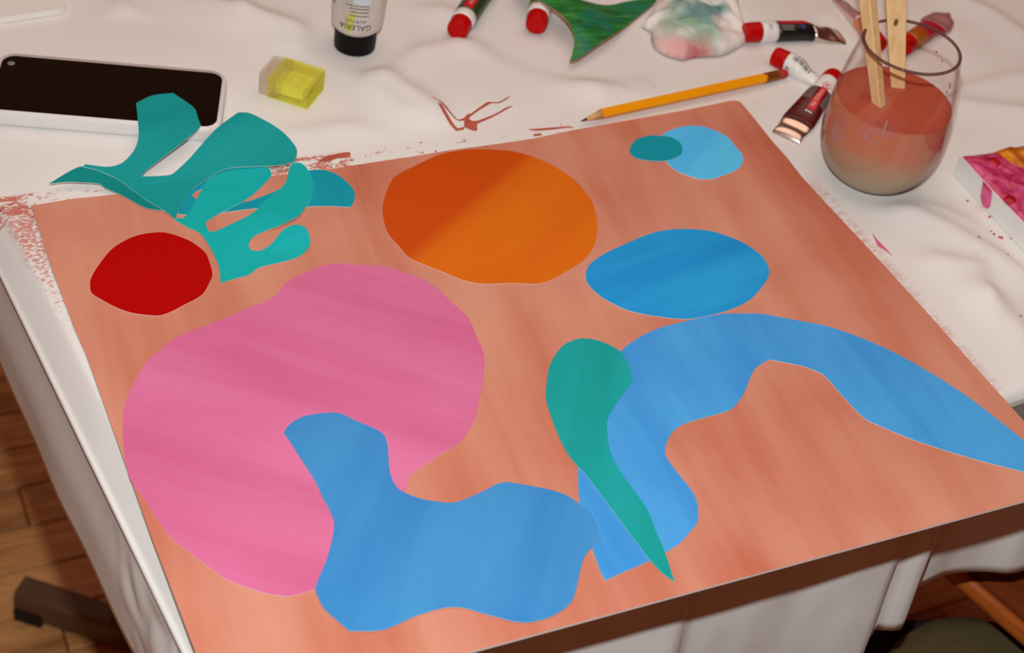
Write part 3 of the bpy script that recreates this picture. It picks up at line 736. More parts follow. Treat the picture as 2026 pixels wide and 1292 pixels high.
# ---------------------------------------------------------------- pencil sharpener
def clear(name, tint, edge, body=None, body_k=0.0, gloss_rough=0.03):
    """thin clear wall: tinted transmission, darker where seen edge-on, with a surface reflection"""
    m = N(name)
    t = m.t
    lw = m.n('ShaderNodeLayerWeight'); lw.inputs['Blend'].default_value = 0.35
    tr = m.n('ShaderNodeBsdfTransparent')
    m.l(m.mix(m.rng(lw.outputs['Facing'], 0.45, 1.0), tint, edge), tr.inputs['Color'])
    gl = m.n('ShaderNodeBsdfGlossy'); gl.inputs['Roughness'].default_value = gloss_rough
    fr = m.rng(lw.outputs['Facing'], 0.55, 1.0, 0.02, 0.30)
    mx = m.n('ShaderNodeMixShader'); m.l(fr, mx.inputs[0]); m.l(tr.outputs[0], mx.inputs[1]); m.l(gl.outputs[0], mx.inputs[2])
    out = mx.outputs[0]
    if body:
        df = m.n('ShaderNodeBsdfTranslucent'); df.inputs['Color'].default_value = body
        d2 = m.n('ShaderNodeBsdfDiffuse'); d2.inputs['Color'].default_value = body
        m1 = m.n('ShaderNodeMixShader'); m1.inputs[0].default_value = 0.5; m.l(df.outputs[0], m1.inputs[1]); m.l(d2.outputs[0], m1.inputs[2])
        nz = m.rng(m.noise(m.coord(), 90.0), 0.2, 0.8, body_k * 0.85, body_k * 1.15)
        m2 = m.n('ShaderNodeMixShader'); m.l(nz, m2.inputs[0]); m.l(out, m2.inputs[1]); m.l(m1.outputs[0], m2.inputs[2])
        out = m2.outputs[0]
    m.l(out, t.nodes['Material Output'].inputs['Surface'])
    return m.m
YEL = clear('yellow_clear_plastic', (0.985, 0.98, 0.60, 1), (0.74, 0.88, 0.16, 1), (0.95, 0.93, 0.30, 1), 0.22)
CLR = clear('frosted_clear_plastic', (0.93, 0.90, 0.84, 1), (0.72, 0.64, 0.58, 1), (0.85, 0.80, 0.66, 1), 0.25, 0.2)
YIN = plain('yellow_inner_plastic', (0.88, 0.88, 0.40, 1), 0.4)
STEEL = plain('blade_steel', (0.82, 0.82, 0.66, 1), 0.3, metal=0.25)
fx = Vector((0.0275, -0.0255)); ang_s = math.atan2(fx.y, fx.x)
shp = thing('pencil_sharpener', (-0.0572, 0.2557, ZT), 'yellow transparent pencil sharpener box with clear end', 'sharpener', ang_s)
# local x runs along the front edge to the front right corner at the origin, y away
def shell(x0, x1, y0, y1, z0, z1, t, name, mat, open_neg):
    bm = bmesh.new()
    bm_box(x0, x1, y0, y1, z0, z0 + t, bm)
    bm_box(x0, x1, y0, y1, z1 - t, z1, bm)
    bm_box(x0, x1, y0, y0 + t, z0 + t, z1 - t, bm)
    bm_box(x0, x1, y1 - t, y1, z0 + t, z1 - t, bm)
    if open_neg: bm_box(x1 - t, x1, y0 + t, y1 - t, z0 + t, z1 - t, bm)
    else: bm_box(x0, x0 + t, y0 + t, y1 - t, z0 + t, z1 - t, bm)
    return part(name, bm, mat, shp)
shell(-0.0295, 0.0, 0.0, 0.028, 0.0005, 0.0165, 0.0012, 'yellow_case', YEL, True)
rr = [(x - 0.0295, y + 0.014) for x, y in rounded_rect(0.0155, 0.0272, 0.003, 5)]
part('clear_end', bm_rings([[(x, 0.014 + (y - 0.014) * k, z) for x, y in rr] for k, z in ((0.97, 0.0006), (1.0, 0.002), (1.0, 0.0145), (0.96, 0.0162))]), CLR, shp, False)
wb = bmesh.new()
bm_box(-0.026, -0.006, 0.005, 0.023, 0.0025, 0.0105, wb)
blk = part('sharpener_block', wb, YIN, shp, bevel=0.001)
part('blade', bm_box(-0.024, -0.008, 0.008, 0.020, 0.0108, 0.0116), STEEL, blk)
part('screw', bm_lathe([(0.002, 0.0116), (0.002, 0.0124), (0.0012, 0.0128)], 16), STEEL, blk).location = (-0.016, 0.014, 0)

# ---------------------------------------------------------------- acrylic squeeze bottle standing on its cap
BODY_PL = plain('satin_silver_plastic', (0.66, 0.60, 0.56, 1), 0.32, metal=0.35, var=0.03)
bt = thing('paint_bottle', (0.001, 0.3226, ZT), 'silver squeeze paint bottle standing on its black cap', 'bottle', math.radians(-31))
# local -y faces the camera
part('cap', bm_lathe([(0.0132, 0.0), (0.0146, 0.0012), (0.0149, 0.005), (0.0149, 0.0165), (0.0140, 0.0172)], 48), BLACK_PL, bt, False)
def bsec(z):
    u = max(0.0, (z - 0.0165) / 0.105)
    sh = 1 - (1 - min(1.0, (z - 0.0165) / 0.006)) ** 2 if z > 0.0165 else 0
    w = 0.0142 + 0.0036 * sh + 0.0045 * u
    h = 0.0142 + 0.0036 * sh - 0.0165 * u ** 1.3
    return w, max(0.0012, h)
zs = [0.0165, 0.0175, 0.019, 0.0215, 0.026] + [0.034 + 0.0085 * i for i in range(11)]
part('bottle_body', bm_rings([[(bsec(z)[0] * math.cos(q), bsec(z)[1] * math.sin(q), z) for q in [2 * math.pi * i / 56 for i in range(56)]] for z in zs]), BODY_PL, bt, True)
part('crimp', bm_box(-0.0228, 0.0228, -0.0013, 0.0013, 0.1185, 0.128), BODY_PL, bt, bevel=0.0004)
def bottle_surf(u, z, off=0.00015):
    w, h = bsec(z)
    q = u / (w * 0.93)
    return ((w + off) * math.sin(q), -(h + off) * math.cos(q), z)
def inv_txt(z0, u0=0.0, sl=0.0):
    return lambda x, y: bottle_surf(-x + u0, z0 - y + sl * x)
LIME = plain('lime_label_stripe', S(196, 196, 96), 0.4)
wrap_patch('label_stripe', -0.0062, -0.0012, 0.020, 0.036, lambda u, v: bottle_surf(u + (v - 0.020) * 0.18, v, 0.0001), LIME, bt)
PALE = plain('pale_blue_label', S(196, 204, 214), 0.4)
wrap_patch('label_window', -0.001, 0.0105, 0.0425, 0.049, lambda u, v: bottle_surf(u, v, 0.0001), PALE, bt)
wrap_text('lettering', 'GALERIA', 0.0056, inv_txt(0.0262, 0.0015), INK, bt, 1.0)
wrap_text('lettering', 'ACRYLIC', 0.0032, inv_txt(0.0308, 0.0015), INK, bt, 1.1)
def print_line(name, z, u0, u1, seed, surf, mat, parent, hgt=0.0007, n=14):
    """a line of print too small to read: a row of short dashes in one mesh"""
    rnd = random.Random(seed)
    bm = bmesh.new()
    u = u0
    while u < u1:
        w = rnd.uniform(0.0006, 0.0018)
        a = [bm.verts.new(surf(*q)) for q in ((u, z), (min(u + w, u1), z), (min(u + w, u1), z + hgt), (u, z + hgt))]
        bm.faces.new(a)
        u += w + rnd.uniform(0.0003, 0.0005)
    o = part(name, bm, mat, parent)
    return o
for i, z in enumerate((0.0345, 0.0372, 0.0398, 0.042, 0.050, 0.053, 0.056)):
    print_line('fine_print', z, -0.003 if i < 3 else -0.006, 0.0098, i, bottle_surf, INK, bt)
for i in range(9):
    print_line('fine_print', 0.038 + i * 0.0021, -0.0215, -0.0150, 40 + i, bottle_surf, INK, bt, 0.0009)

# ---------------------------------------------------------------- paint tubes
def lerp_tab(tab, s):
    for (s0, a0, b0), (s1, a1, b1) in zip(tab, tab[1:]):
        if s <= s1:
            u = (s - s0) / (s1 - s0); u = u * u * (3 - 2 * u)
            return a0 + (a1 - a0) * u, b0 + (b1 - b0) * u
    return tab[-1][1:]

def tube(a, b, label, R, bands, tab=None, capL=0.012, zoff=0.0, bend=None, cap_scale=0.92):
    """collapsible tube lying from cap end a to crimped end b; bands = (s0, s1, part name, material)"""
    A = Vector((a[0], a[1], 0)); B = Vector((b[0], b[1], 0))
    L = (B - A).length
    t = thing('paint_tube', (a[0], a[1], ZT + zoff), label, 'paint tube', math.atan2(B.y - A.y, B.x - A.x))
    tab = tab or [(0.0, R, R), (0.45, R * 1.03, R * 0.95), (0.80, R * 1.3, R * 0.42), (0.97, R * 1.5, 0.0009), (1.0, R * 1.5, 0.0009)]
    bend = bend or (lambda s: 0.0)
    x0 = capL
    def sec(s):
        w, h = lerp_tab(tab, s)
        return w, max(h, 0.0008)
    def surf(x, phi, off=0.00018):
        s = (x - x0) / (L - x0)
        w, h = sec(max(0, min(1, s)))
        return (x, bend(s) + (w + off) * math.sin(phi), 0.0005 + h + (h + off) * math.cos(phi))
    part('cap', bm_rings([[(x, R * k * math.cos(q) * (1 + 0.012 * (i % 2)), 0.0005 + R + R * k * math.sin(q) * (1 + 0.012 * (i % 2))) for i, q in enumerate([2 * math.pi * j / 40 for j in range(40)])] for x, k in ((0.0, cap_scale * 0.86), (0.0008, cap_scale * 0.95), (0.0025, cap_scale), (capL - 0.0012, cap_scale * 1.04), (capL - 0.0004, cap_scale * 1.0))]), RED_CAP, t, False)
    first = True
    for s0, s1, nm, mt in bands:
        n = max(3, int((s1 - s0) * 30))
        rings = []
        if first:
            rings.append([(x0 - 0.0005, 0.55 * R * math.sin(q), 0.0005 + R + 0.55 * R * math.cos(q)) for q in [2 * math.pi * i / 40 for i in range(40)]])
            rings.append([(x0 + 0.0002, 0.93 * R * math.sin(q), 0.0005 + R + 0.93 * R * math.cos(q)) for q in [2 * math.pi * i / 40 for i in range(40)]])
        for k in range(n + 1):
            s = s0 + (s1 - s0) * k / n
            x = x0 + (L - x0) * s + (0.0012 if first and k == 0 else 0)
            w, h = sec(s)
            rings.append([(x, bend(s) + w * math.sin(q), 0.0005 + h + h * math.cos(q)) for q in [2 * math.pi * i / 40 for i in range(40)]])
        part(nm, bm_rings(rings), mt, t, True)
        first = False
    return t, surf, L

GREEN_LB = plain('dark_green_label', S(40, 66, 34), 0.4)
LIMEG = plain('grass_green_label', S(96, 130, 20), 0.4)
BLACK_LB = plain('black_label', S(10, 12, 12), 0.4)
CRIM_LB = plain('dark_crimson_label', S(84, 4, 10), 0.35)
RED_LB = plain('red_label_box', S(204, 24, 34), 0.4)
PINKW = plain('pinkish_white_print', S(226, 190, 186), 0.4)
GREYP = plain('grey_print', S(150, 138, 130), 0.5)
BLUE_LB = plain('blue_print_spot', S(20, 60, 130), 0.4)
PINK_FOIL = plain('pink_foil', (0.86, 0.56, 0.54, 1), 0.3, metal=0.7)

def box_text(surf, x0, x1, p0, p1, body, t, size, mat=None, flip=1):
    wrap_patch('label_box', x0, x1, p0, p1, lambda u, v: surf(u, v, 0.0002), RED_LB, t, 8, 6)
    xc, pc = (x0 + x1) / 2, (p0 + p1) / 2
    if body:
        wrap_text('lettering', body, size, lambda x, y: surf(xc + flip * x, pc + flip * y / 0.0085 * -1.0, 0.00032), mat or PINKW, t)

# far left: green tube pointing at the camera
t1, s1, L1 = tube((0.0755, 0.3135), (0.140, 0.3905), 'green labelled paint tube with red cap, left of the green crescent', 0.0086,
                  [(0.0, 0.10, 'collar', WHITE_PL), (0.10, 0.80, 'label', GREEN_LB), (0.80, 1.0, 'foil_end', FOIL)])
box_text(s1, 0.022, 0.052, -0.5, 0.35, 'art creation', t1, 0.0045, flip=-1)
for i in range(5):
    print_line('fine_print', 0.55 + 0.22 * i, 0.024, 0.05, 60 + i, lambda u, v: s1(u, v), GREYP, t1, 0.10)
t2, s2, L2 = tube((0.1365, 0.3085), (0.1900, 0.3945), 'grass green paint tube with red cap under the green crescent', 0.0086,
                  [(0.0, 0.10, 'collar', WHITE_PL), (0.10, 0.80, 'label', LIMEG), (0.80, 1.0, 'foil_end', FOIL)])
box_text(s2, 0.022, 0.050, -0.4, 0.5, 'art creation', t2, 0.0045, flip=-1)
# black tube
t3, s3, L3 = tube((0.2925, 0.2680), (0.3785, 0.2555), 'black labelled paint tube with red cap touching the stained tissue', 0.0080,
                  [(0.0, 0.17, 'collar', WHITE_PL), (0.17, 0.58, 'label', BLACK_LB), (0.58, 1.0, 'foil_end', FOIL)], capL=0.013)
wrap_patch('label_box', 0.027, 0.052, -0.15, 0.45, lambda u, v: s3(u, v, 0.0002), RED_LB, t3)
for i in range(4):
    print_line('fine_print', -0.85 + 0.15 * i, 0.028, 0.038, 80 + i, lambda u, v: s3(u, v), GREYP, t3, 0.07)
wrap_patch('print_spot', 0.0445, 0.0470, -0.75, -0.30, lambda u, v: s3(u, v, 0.0002), BLUE_LB, t3)
for i in range(5):
    print_line('fine_print', -0.75 + 0.12 * i, 0.0175, 0.0205, 90 + i, lambda u, v: s3(u, v), INK, t3, 0.04)
# white squeezed tube
t4, s4, L4 = tube((0.2990, 0.2345), (0.3240, 0.1930), 'white squeezed paint tube with barcode and red cap near pencil end', 0.0080,
                  [(0.0, 1.0, 'body', WHITE_PL)], tab=[(0.0, 0.0080, 0.0080), (0.25, 0.0078, 0.0074), (0.55, 0.0058, 0.0045), (0.8, 0.0056, 0.0030), (1.0, 0.0062, 0.0010)], capL=0.0115)
for i in range(11):
    wrap_patch('barcode_bar', 0.016 + 0.0014 * i, 0.016 + 0.0014 * i + (0.0009 if i % 3 else 0.0005), -0.55, -0.05, lambda u, v: s4(u, v), INK, t4, 1, 3)
for i in range(3):
    print_line('fine_print', 0.12 + 0.2 * i, 0.018, 0.034, 20 + i, lambda u, v: s4(u, v), INK, t4, 0.06)
print_line('fine_print', -1.6, 0.014, 0.017, 30, lambda u, v: s4(u, v), INK, t4, 0.2)
# crimson tube beside the glass
t5, s5, L5 = tube((0.3300, 0.1985), (0.2600, 0.1485), 'dark crimson paint tube with flattened foil end behind board corner', 0.0085,
                  [(0.0, 0.22, 'collar', WHITE_PL), (0.22, 0.74, 'label', CRIM_LB), (0.74, 1.0, 'foil_end', FOIL)],
                  tab=[(0.0, 0.0082, 0.0082), (0.3, 0.0098, 0.0068), (0.72, 0.0118, 0.0032), (0.85, 0.0108, 0.0016), (0.93, 0.0105, 0.0024), (1.0, 0.0108, 0.0007)])
box_text(s5, 0.027, 0.053, 0.0, 0.55, 'art creation', t5, 0.0042, flip=-1)
bm = bmesh.new()
ring = [bm.verts.new(s5(0.0245 + 0.0036 * math.cos(q), 0.27 + 0.38 * math.sin(q), 0.00035)) for q in [i * math.pi / 12 for i in range(24)]]
bm.faces.new(ring)
part('round_logo', bm, WHITE_PL, t5)
bm = bmesh.new()
for k in range(24):
    q0, q1 = k * math.pi / 12, (k + 1) * math.pi / 12
    bm.faces.new([bm.verts.new(s5(0.0245 + r * math.cos(q), 0.27 + r / 0.0036 * 0.38 * math.sin(q), 0.0005)) for r, q in ((0.0033, q0), (0.0033, q1), (0.0028, q1), (0.0028, q0))])
for dx_ in (-0.0012, 0.0, 0.0012):
    bm.faces.new([bm.verts.new(s5(0.0245 + x, 0.27 + y, 0.0005)) for x, y in ((dx_ - 0.0003, -0.17), (dx_ + 0.0003, -0.17), (dx_ + 0.0003, 0.17), (dx_ - 0.0003, 0.17))])
part('logo_ring', bm, RED_LB, t5)
for i in range(6):
    print_line('fine_print', 0.72 + 0.11 * i, 0.028, 0.046, 50 + i, lambda u, v: s5(u, v), GREYP, t5, 0.055)
    print_line('fine_print', -0.78 + 0.11 * i, 0.028, 0.044, 70 + i, lambda u, v: s5(u, v), GREYP, t5, 0.055)
for i in range(3):
    wrap_patch('print_spot', 0.0545, 0.0560, 0.0 + 0.17 * i, 0.11 + 0.17 * i, lambda u, v: s5(u, v), WHITE_PL, t5, 1, 1)
# two tubes behind the glass
t6, s6, L6 = tube((0.3925, 0.2300), (0.4020, 0.3070), 'slim pink foil paint tube lying behind the wooden sticks', 0.0070,
                  [(0.0, 0.35, 'label', plain('orange_peach_label', S(216, 140, 96), 0.4)), (0.35, 1.0, 'foil_end', PINK_FOIL)],
                  tab=[(0.0, 0.0068, 0.0068), (0.4, 0.0060, 0.0055), (0.7, 0.0048, 0.0035), (1.0, 0.0042, 0.0016)])
t7, s7, L7 = tube((0.4080, 0.2230), (0.4800, 0.2620), 'crimson and ochre paint tube with folded foil tail right of sticks', 0.0076,
                  [(0.0, 0.25, 'label', plain('ochre_label', S(176, 92, 20), 0.4)), (0.25, 0.62, 'label_crimson', plain('crimson_label', S(176, 20, 48), 0.4)), (0.62, 1.0, 'foil_end', plain('rose_foil', (0.62, 0.30, 0.30, 1), 0.35, metal=0.6))],
                  tab=[(0.0, 0.0076, 0.0076), (0.45, 0.0082, 0.006), (0.7, 0.0125, 0.0035), (0.85, 0.0105, 0.004), (1.0, 0.003, 0.0030)])

# ---------------------------------------------------------------- pencil
YP = plain('yellow_orange_lacquer', S(246, 160, 6), 0.4, spec=0.2, var=0.05)
RAWW = plain('sharpened_wood', S(206, 160, 104), 0.7, var=0.12)
LEAD = plain('graphite', S(48, 42, 40), 0.4)
FERR = plain('dark_brass_ferrule', S(150, 84, 24), 0.35, metal=0.6, var=0.3)
ERAS = plain('red_eraser', S(176, 30, 22), 0.7)
pa = Vector((0.1208, 0.1968, 0.7438)); pb = Vector((0.2990, 0.2145, 0.7452))
pc = thing('pencil', pa, 'yellow orange hexagonal pencil lying along the far edge of salmon board', 'pencil', math.atan2(pb.y - pa.y, pb.x - pa.x))
LP = (pb - pa).length
def hexr(x, r, z, n=6, rot=math.pi / 6): return [(x, r * math.sin(2 * math.pi * i / n + rot), z + r * math.cos(2 * math.pi * i / n + rot)) for i in range(n)]
zc = 0.0024
part('lead_tip', bm_rings([hexr(0.0, 0.0003, 0.0, 12), hexr(0.0045, 0.0011, 0.0006, 12)]), LEAD, pc, True)
part('wood_cone', bm_rings([hexr(0.0042, 0.00115, 0.0006, 12), hexr(0.0165, 0.0034, zc, 12)]), RAWW, pc, True)
part('shaft', bm_rings([hexr(0.0158, 0.0036, zc), hexr(LP - 0.021, 0.0037, zc)]), YP, pc)
part('ferrule', bm_rings([hexr(LP - 0.021 + x, r, zc, 20) for x, r in ((0, 0.0037), (0.002, 0.0039), (0.003, 0.0036), (0.006, 0.0039), (0.007, 0.0036), (0.010, 0.0039), (0.0125, 0.0037))]), FERR, pc, True)
part('eraser', bm_rings([hexr(LP - 0.009 + x, r, zc, 20) for x, r in ((0, 0.0035), (0.006, 0.0035), (0.0082, 0.0029), (0.009, 0.0015))]), ERAS, pc, True)

# ---------------------------------------------------------------- green painted crescent
def green_mat():
    m = N('green_brushed_paint')
    co = m.coord()
    v = m.mapping(co, rot=(0, 0, math.radians(20)), scale=(22, 150, 1))
    n1 = m.noise(v, 1.0, 5.0, 0.65, 0.4)
    n2 = m.noise(co, 28.0, 2.0)
    c = m.mix(m.rng(n1, 0.35, 0.68), S(8, 92, 44), S(46, 150, 62))
    c = m.mix(m.math('MULTIPLY', m.rng(n2, 0.48, 0.62), 0.75), c, S(16, 122, 104))
    c = m.mix(m.math('MULTIPLY', m.rng(m.noise(v, 1.7, 3.0), 0.58, 0.72), 0.6), c, S(120, 176, 70))
    m.color(c)
    m.bump(n1, 0.2, 0.0006)
    m.set(Roughness=0.4)
    return m.m
gq = D['green'][7]
def zG(x, y): return 0.7428 + 0.0165 * (1 - ss(0.012, 0.075, math.hypot(x - gq[0], y - gq[1])))
gr = sheet('green_cutout', D['green'], zG, green_mat(), plain('card_edge_brown', S(196, 128, 98), 0.8), 0.0009, 4, 0.008)
tag(gr, 'green brush-painted crescent cutout at the far side of the table', 'paper cutout')

# ---------------------------------------------------------------- stained tissue
def tissue():
    m = N('stained_tissue')
    co = m.coord()
    base = (0.80, 0.76, 0.73, 1)
    wob = m.noise(co, 55.0, 3.0)
    c = base
    def spot(c, x, y, r, col, k):
        pt = m.n('ShaderNodeCombineXYZ'); pt.inputs[0].default_value = x; pt.inputs[1].default_value = y
        fl = m.n('ShaderNodeVectorMath', operation='MULTIPLY'); m.l(co, fl.inputs[0]); fl.inputs[1].default_value = (1, 1, 0)
        ds = m.n('ShaderNodeVectorMath', operation='DISTANCE'); m.l(fl.outputs[0], ds.inputs[0]); m.l(pt.outputs[0], ds.inputs[1])
        d = m.math('MULTIPLY_ADD', m.math('SUBTRACT', wob, 0.5), r * 1.6, ds.outputs['Value'])
        return m.mix(m.math('MULTIPLY', m.rng(d, r * 0.15, r, 1.0, 0.0), k), c, col)
    for x, y, r, col, k in TS:
        c = spot(c, x, y, r, col, k)
    m.color(c)
    m.set(Roughness=0.9)
    m.b.inputs['Specular IOR Level'].default_value = 0.1
    return m.m
tp = spline(D['tissue'], 4)
tcx = sum(p[0] for p in tp) / len(tp); tcy = sum(p[1] for p in tp) / len(tp)
TS = [(x - tcx, y - tcy, r, c, k) for x, y, r, c, k in [
    (D['stain'][0][0], D['stain'][0][1], 0.036, S(132, 176, 150), 0.9), (D['stain'][1][0], D['stain'][1][1], 0.026, S(104, 150, 150), 0.9),
    (D['stain'][2][0], D['stain'][2][1], 0.011, S(40, 140, 136), 0.95), (D['stain'][3][0], D['stain'][3][1], 0.026, S(216, 140, 140), 0.75),
    (D['stain'][4][0], D['stain'][4][1], 0.012, S(186, 84, 88), 0.85), (D['stain'][5][0], D['stain'][5][1], 0.010, S(204, 120, 130), 0.8),
    (D['stain'][6][0], D['stain'][6][1], 0.006, S(176, 50, 80), 0.8), (D['stain'][7][0], D['stain'][7][1], 0.030, S(232, 190, 186), 0.8)]]
V, F = tri_poly(tp, 0.0022)
segs = [(Vector(tp[i - 1]), Vector(tp[i])) for i in range(len(tp))]
verts = []
for x, y in V:
    p = Vector((x, y))
    d = min(seg_dist(p, a, b)[0] for a, b in segs)
    dome = 0.017 * (1 - math.exp(-d / 0.012))
    q = Vector((x * 42, y * 42, 0.3))
    w = noise.noise_vector(q * 0.7) * 0.9
    ridge = abs(noise.noise(q + w)) * 0.011 + abs(noise.noise(q * 2.1 + w * 1.3)) * 0.0045
    k = 1 - math.exp(-d / 0.006)
    verts.append((x, y, 0.7415 + dome + 0.004 * min(1, d / 0.001) - ridge * k))
ts = link_mesh('tissue', verts, [f for f in F], tissue(), None, True, (tcx, tcy, 0.7415))
so = ts.modifiers.new('thickness', 'SOLIDIFY'); so.thickness = 0.0012; so.offset = -1
tag(ts, 'crumpled white tissue stained green and crimson', 'tissue')

# ---------------------------------------------------------------- glass of murky water with wooden sticks
GX, GY, GZ = 0.2953, 0.0949, 0.7408
def gprof(q, R0=0.014, Rm=0.0415, R1=0.0327, zm=0.0392, h=0.1055):
    if q < zm:
        u = q / zm
        return R0 + (Rm - R0) * math.sqrt(max(0.0, 1 - (1 - u) ** 2.2))
    return Rm + (R1 - Rm) * ((q - zm) / (h - zm)) ** 1.7
gl = thing('drinking_glass', (GX, GY, GZ), 'stemless glass of murky brown paint water right of the board', 'glass')
H = 0.1055; TW = 0.0013
outer = [(gprof(H * (i / 46.0) ** 1.35), H * (i / 46.0) ** 1.35) for i in range(47)]
inner = []
zi0 = 0.0025
for i in range(46, -1, -1):
    z = zi0 + (H - zi0) * (i / 46.0) ** 1.35
    inner.append((max(0.004, gprof(max(0.0, z - 0.0012)) - TW if z < 0.012 else gprof(z) - TW), z))
rim = [(outer[-1][0] - TW * 0.5 + TW * 0.55 * math.cos(a), H + TW * 0.55 * math.sin(a)) for a in [math.pi * k / 6 for k in range(1, 6)]]
rb = [(outer[-1][0] - TW * 0.5 + 0.00105 * math.cos(a), H - 0.0004 + 0.00105 * math.sin(a)) for a in [2 * math.pi * k / 12 for k in range(12)]]
gm = clear('clear_glass', (0.985, 0.97, 0.965, 1), (0.62, 0.52, 0.50, 1))
part('glass_wall', bm_lathe(outer + rim + inner, 72), gm, gl, True)
bm = bmesh.new()
R_ = [[bm.verts.new((r * math.cos(2 * math.pi * i / 72), r * math.sin(2 * math.pi * i / 72), z)) for i in range(72)] for r, z in rb]
for j in range(12):
    for i in range(72):
        bm.faces.new((R_[j][i], R_[j][(i + 1) % 72], R_[(j + 1) % 12][(i + 1) % 72], R_[(j + 1) % 12][i]))
part('rim', bm, clear('glass_rim', (0.60, 0.46, 0.44, 1), (0.30, 0.20, 0.19, 1), (0.30, 0.17, 0.15, 1), 0.35), gl, True)
WL = 0.0640
def water_mat():
    m = N('murky_paint_water')
    co = m.coord()
    sx = m.n('ShaderNodeSeparateXYZ'); m.l(co, sx.inputs[0])
    swirl = m.noise(m.mapping(co, scale=(18, 18, 30)), 1.0, 3.0, 0.55, 1.6)
    z = m.math('MULTIPLY_ADD', swirl, 0.022, sx.outputs[2])
    c = m.mix(m.rng(z, 0.026, 0.062), S(166, 152, 126), S(192, 114, 86))
    c = m.mix(m.rng(sx.outputs[2], 0.0625, 0.0635), c, S(188, 92, 70))
    m.color(c)
    m.set(Roughness=0.12)
    m.b.inputs['Specular IOR Level'].default_value = 0.4
    return m.m
wp = [(max(0.003, gprof(z) - 0.0005), z) for z in [0.0006 + (WL - 0.0006) * (i / 30.0) ** 1.3 for i in range(31)]]
wt = part('paint_water', bm_lathe(wp, 64), water_mat(), gl, False)
RESID = plain('paint_residue', S(176, 46, 70), 0.4)
for k, (ang, z, w, h) in enumerate(((62, 0.097, 0.0035, 0.0035), (57, 0.0905, 0.0028, 0.0015), (66, 0.0945, 0.0010, 0.005), (18, 0.090, 0.0022, 0.0018), (8, 0.086, 0.0010, 0.0030), (-14, 0.075, 0.002, 0.006), (-10, 0.0685, 0.0016, 0.004))):
    a0 = math.radians(ang)
    def gs(u, v, a0=a0, z=z):
        zz = z + v; r = gprof(zz) - TW - 0.0003
        q = a0 + u / r
        return (r * math.cos(q), r * math.sin(q), zz)
    bm = bmesh.new()
    rd = random.Random(k)
    bm.faces.new([bm.verts.new(gs(w * 0.5 * math.cos(q) * rd.uniform(0.6, 1.1), h * 0.5 * math.sin(q) * rd.uniform(0.6, 1.1))) for q in [i * math.pi / 5 for i in range(10)]])
    part('paint_fleck', bm, RESID, gl)

SPECK = plain('grey_blue_speck', S(150, 148, 160), 0.5)
for k, (ang, z, w, h) in enumerate(((-147, 0.055, 0.0022, 0.0018), (-136, 0.0525, 0.0014, 0.0012), (-133, 0.066, 0.0009, 0.0100), (-143, 0.0475, 0.0010, 0.0010), (-128, 0.028, 0.0014, 0.0012), (-166, 0.046, 0.0010, 0.0014), (-120, 0.058, 0.0012, 0.0010), (-75, 0.012, 0.0016, 0.0014))):
    a0 = math.radians(ang)
    bm = bmesh.new()
    pts = []
    for q in [i * math.pi / 5 for i in range(10)]:
        zz = z + h * 0.5 * math.sin(q); r = gprof(zz) + 0.00015; qq = a0 + w * 0.5 * math.cos(q) / r
        pts.append(bm.verts.new((r * math.cos(qq), r * math.sin(qq), zz)))
    bm.faces.new(pts)
    part('paint_fleck', bm, SPECK, gl)

STK = wood_mat('pale_stick_wood', S(214, 170, 112), S(238, 204, 150), 0.7, 2, 30.0)
def stick(bot, top, w, d, rz, label, tip):
    A = Vector(bot); B = Vector(top)
    t = thing('wooden_stick', A, label, 'stick')
    ax = (B - A).normalized(); L = (B - A).length
    sx = Vector((math.cos(rz), math.sin(rz), 0)); sx = (sx - ax * sx.dot(ax)).normalized(); sy = ax.cross(sx)
    rings = []
    for s, k in ((0, tip), (0.25, 0.5 + 0.5 * tip), (0.55, 0.97), (0.8, 1.0), (1.0, 1.0)):
        c = ax * (L * s)
        rings.append([c + sx * (w * k * u) + sy * (d * k * v) for u, v in ((-0.5, -0.42), (-0.42, -0.5), (0.42, -0.5), (0.5, -0.42), (0.5, 0.42), (0.42, 0.5), (-0.42, 0.5), (-0.5, 0.42))])
    part('shaft', bm_rings(rings), STK, t)
    return t, ax, sx, sy, L
def along(p, d, z):
    k = (z - p[2]) / d[2]
    return (p[0] + d[0] * k, p[1] + d[1] * k, z)
p1, d1 = (0.2812, 0.0927, 0.8048), (-0.0032, 0.0373, 0.0572)
p2, d2 = (0.3064, 0.1071, 0.8048), (-0.0061, 0.0218, 0.0552)
stick(along(p1, d1, 0.776), along(p1, d1, 0.95), 0.0090, 0.0098, math.radians(20), 'square wooden stick leaning left in the glass of paint water', 0.55)
t2s, ax, sx, sy, SL = stick(along(p2, d2, 0.776), along(p2, d2, 0.95), 0.0150, 0.0045, math.radians(-24), 'wider flat wooden stick with dark knot on right in the glass', 0.42)

bm = bmesh.new()
c = ax * (SL * 0.405) - sy * 0.00232 - sx * 0.0008
bm.faces.new([bm.verts.new(c + sx * (0.0016 * math.cos(q) * (1 + 0.3 * math.sin(2 * q))) + ax * (0.0024 * math.sin(q))) for q in [k * math.pi / 8 for k in range(16)]])
part('knot', bm, plain('dark_wood_knot', S(110, 78, 34), 0.7), t2s)

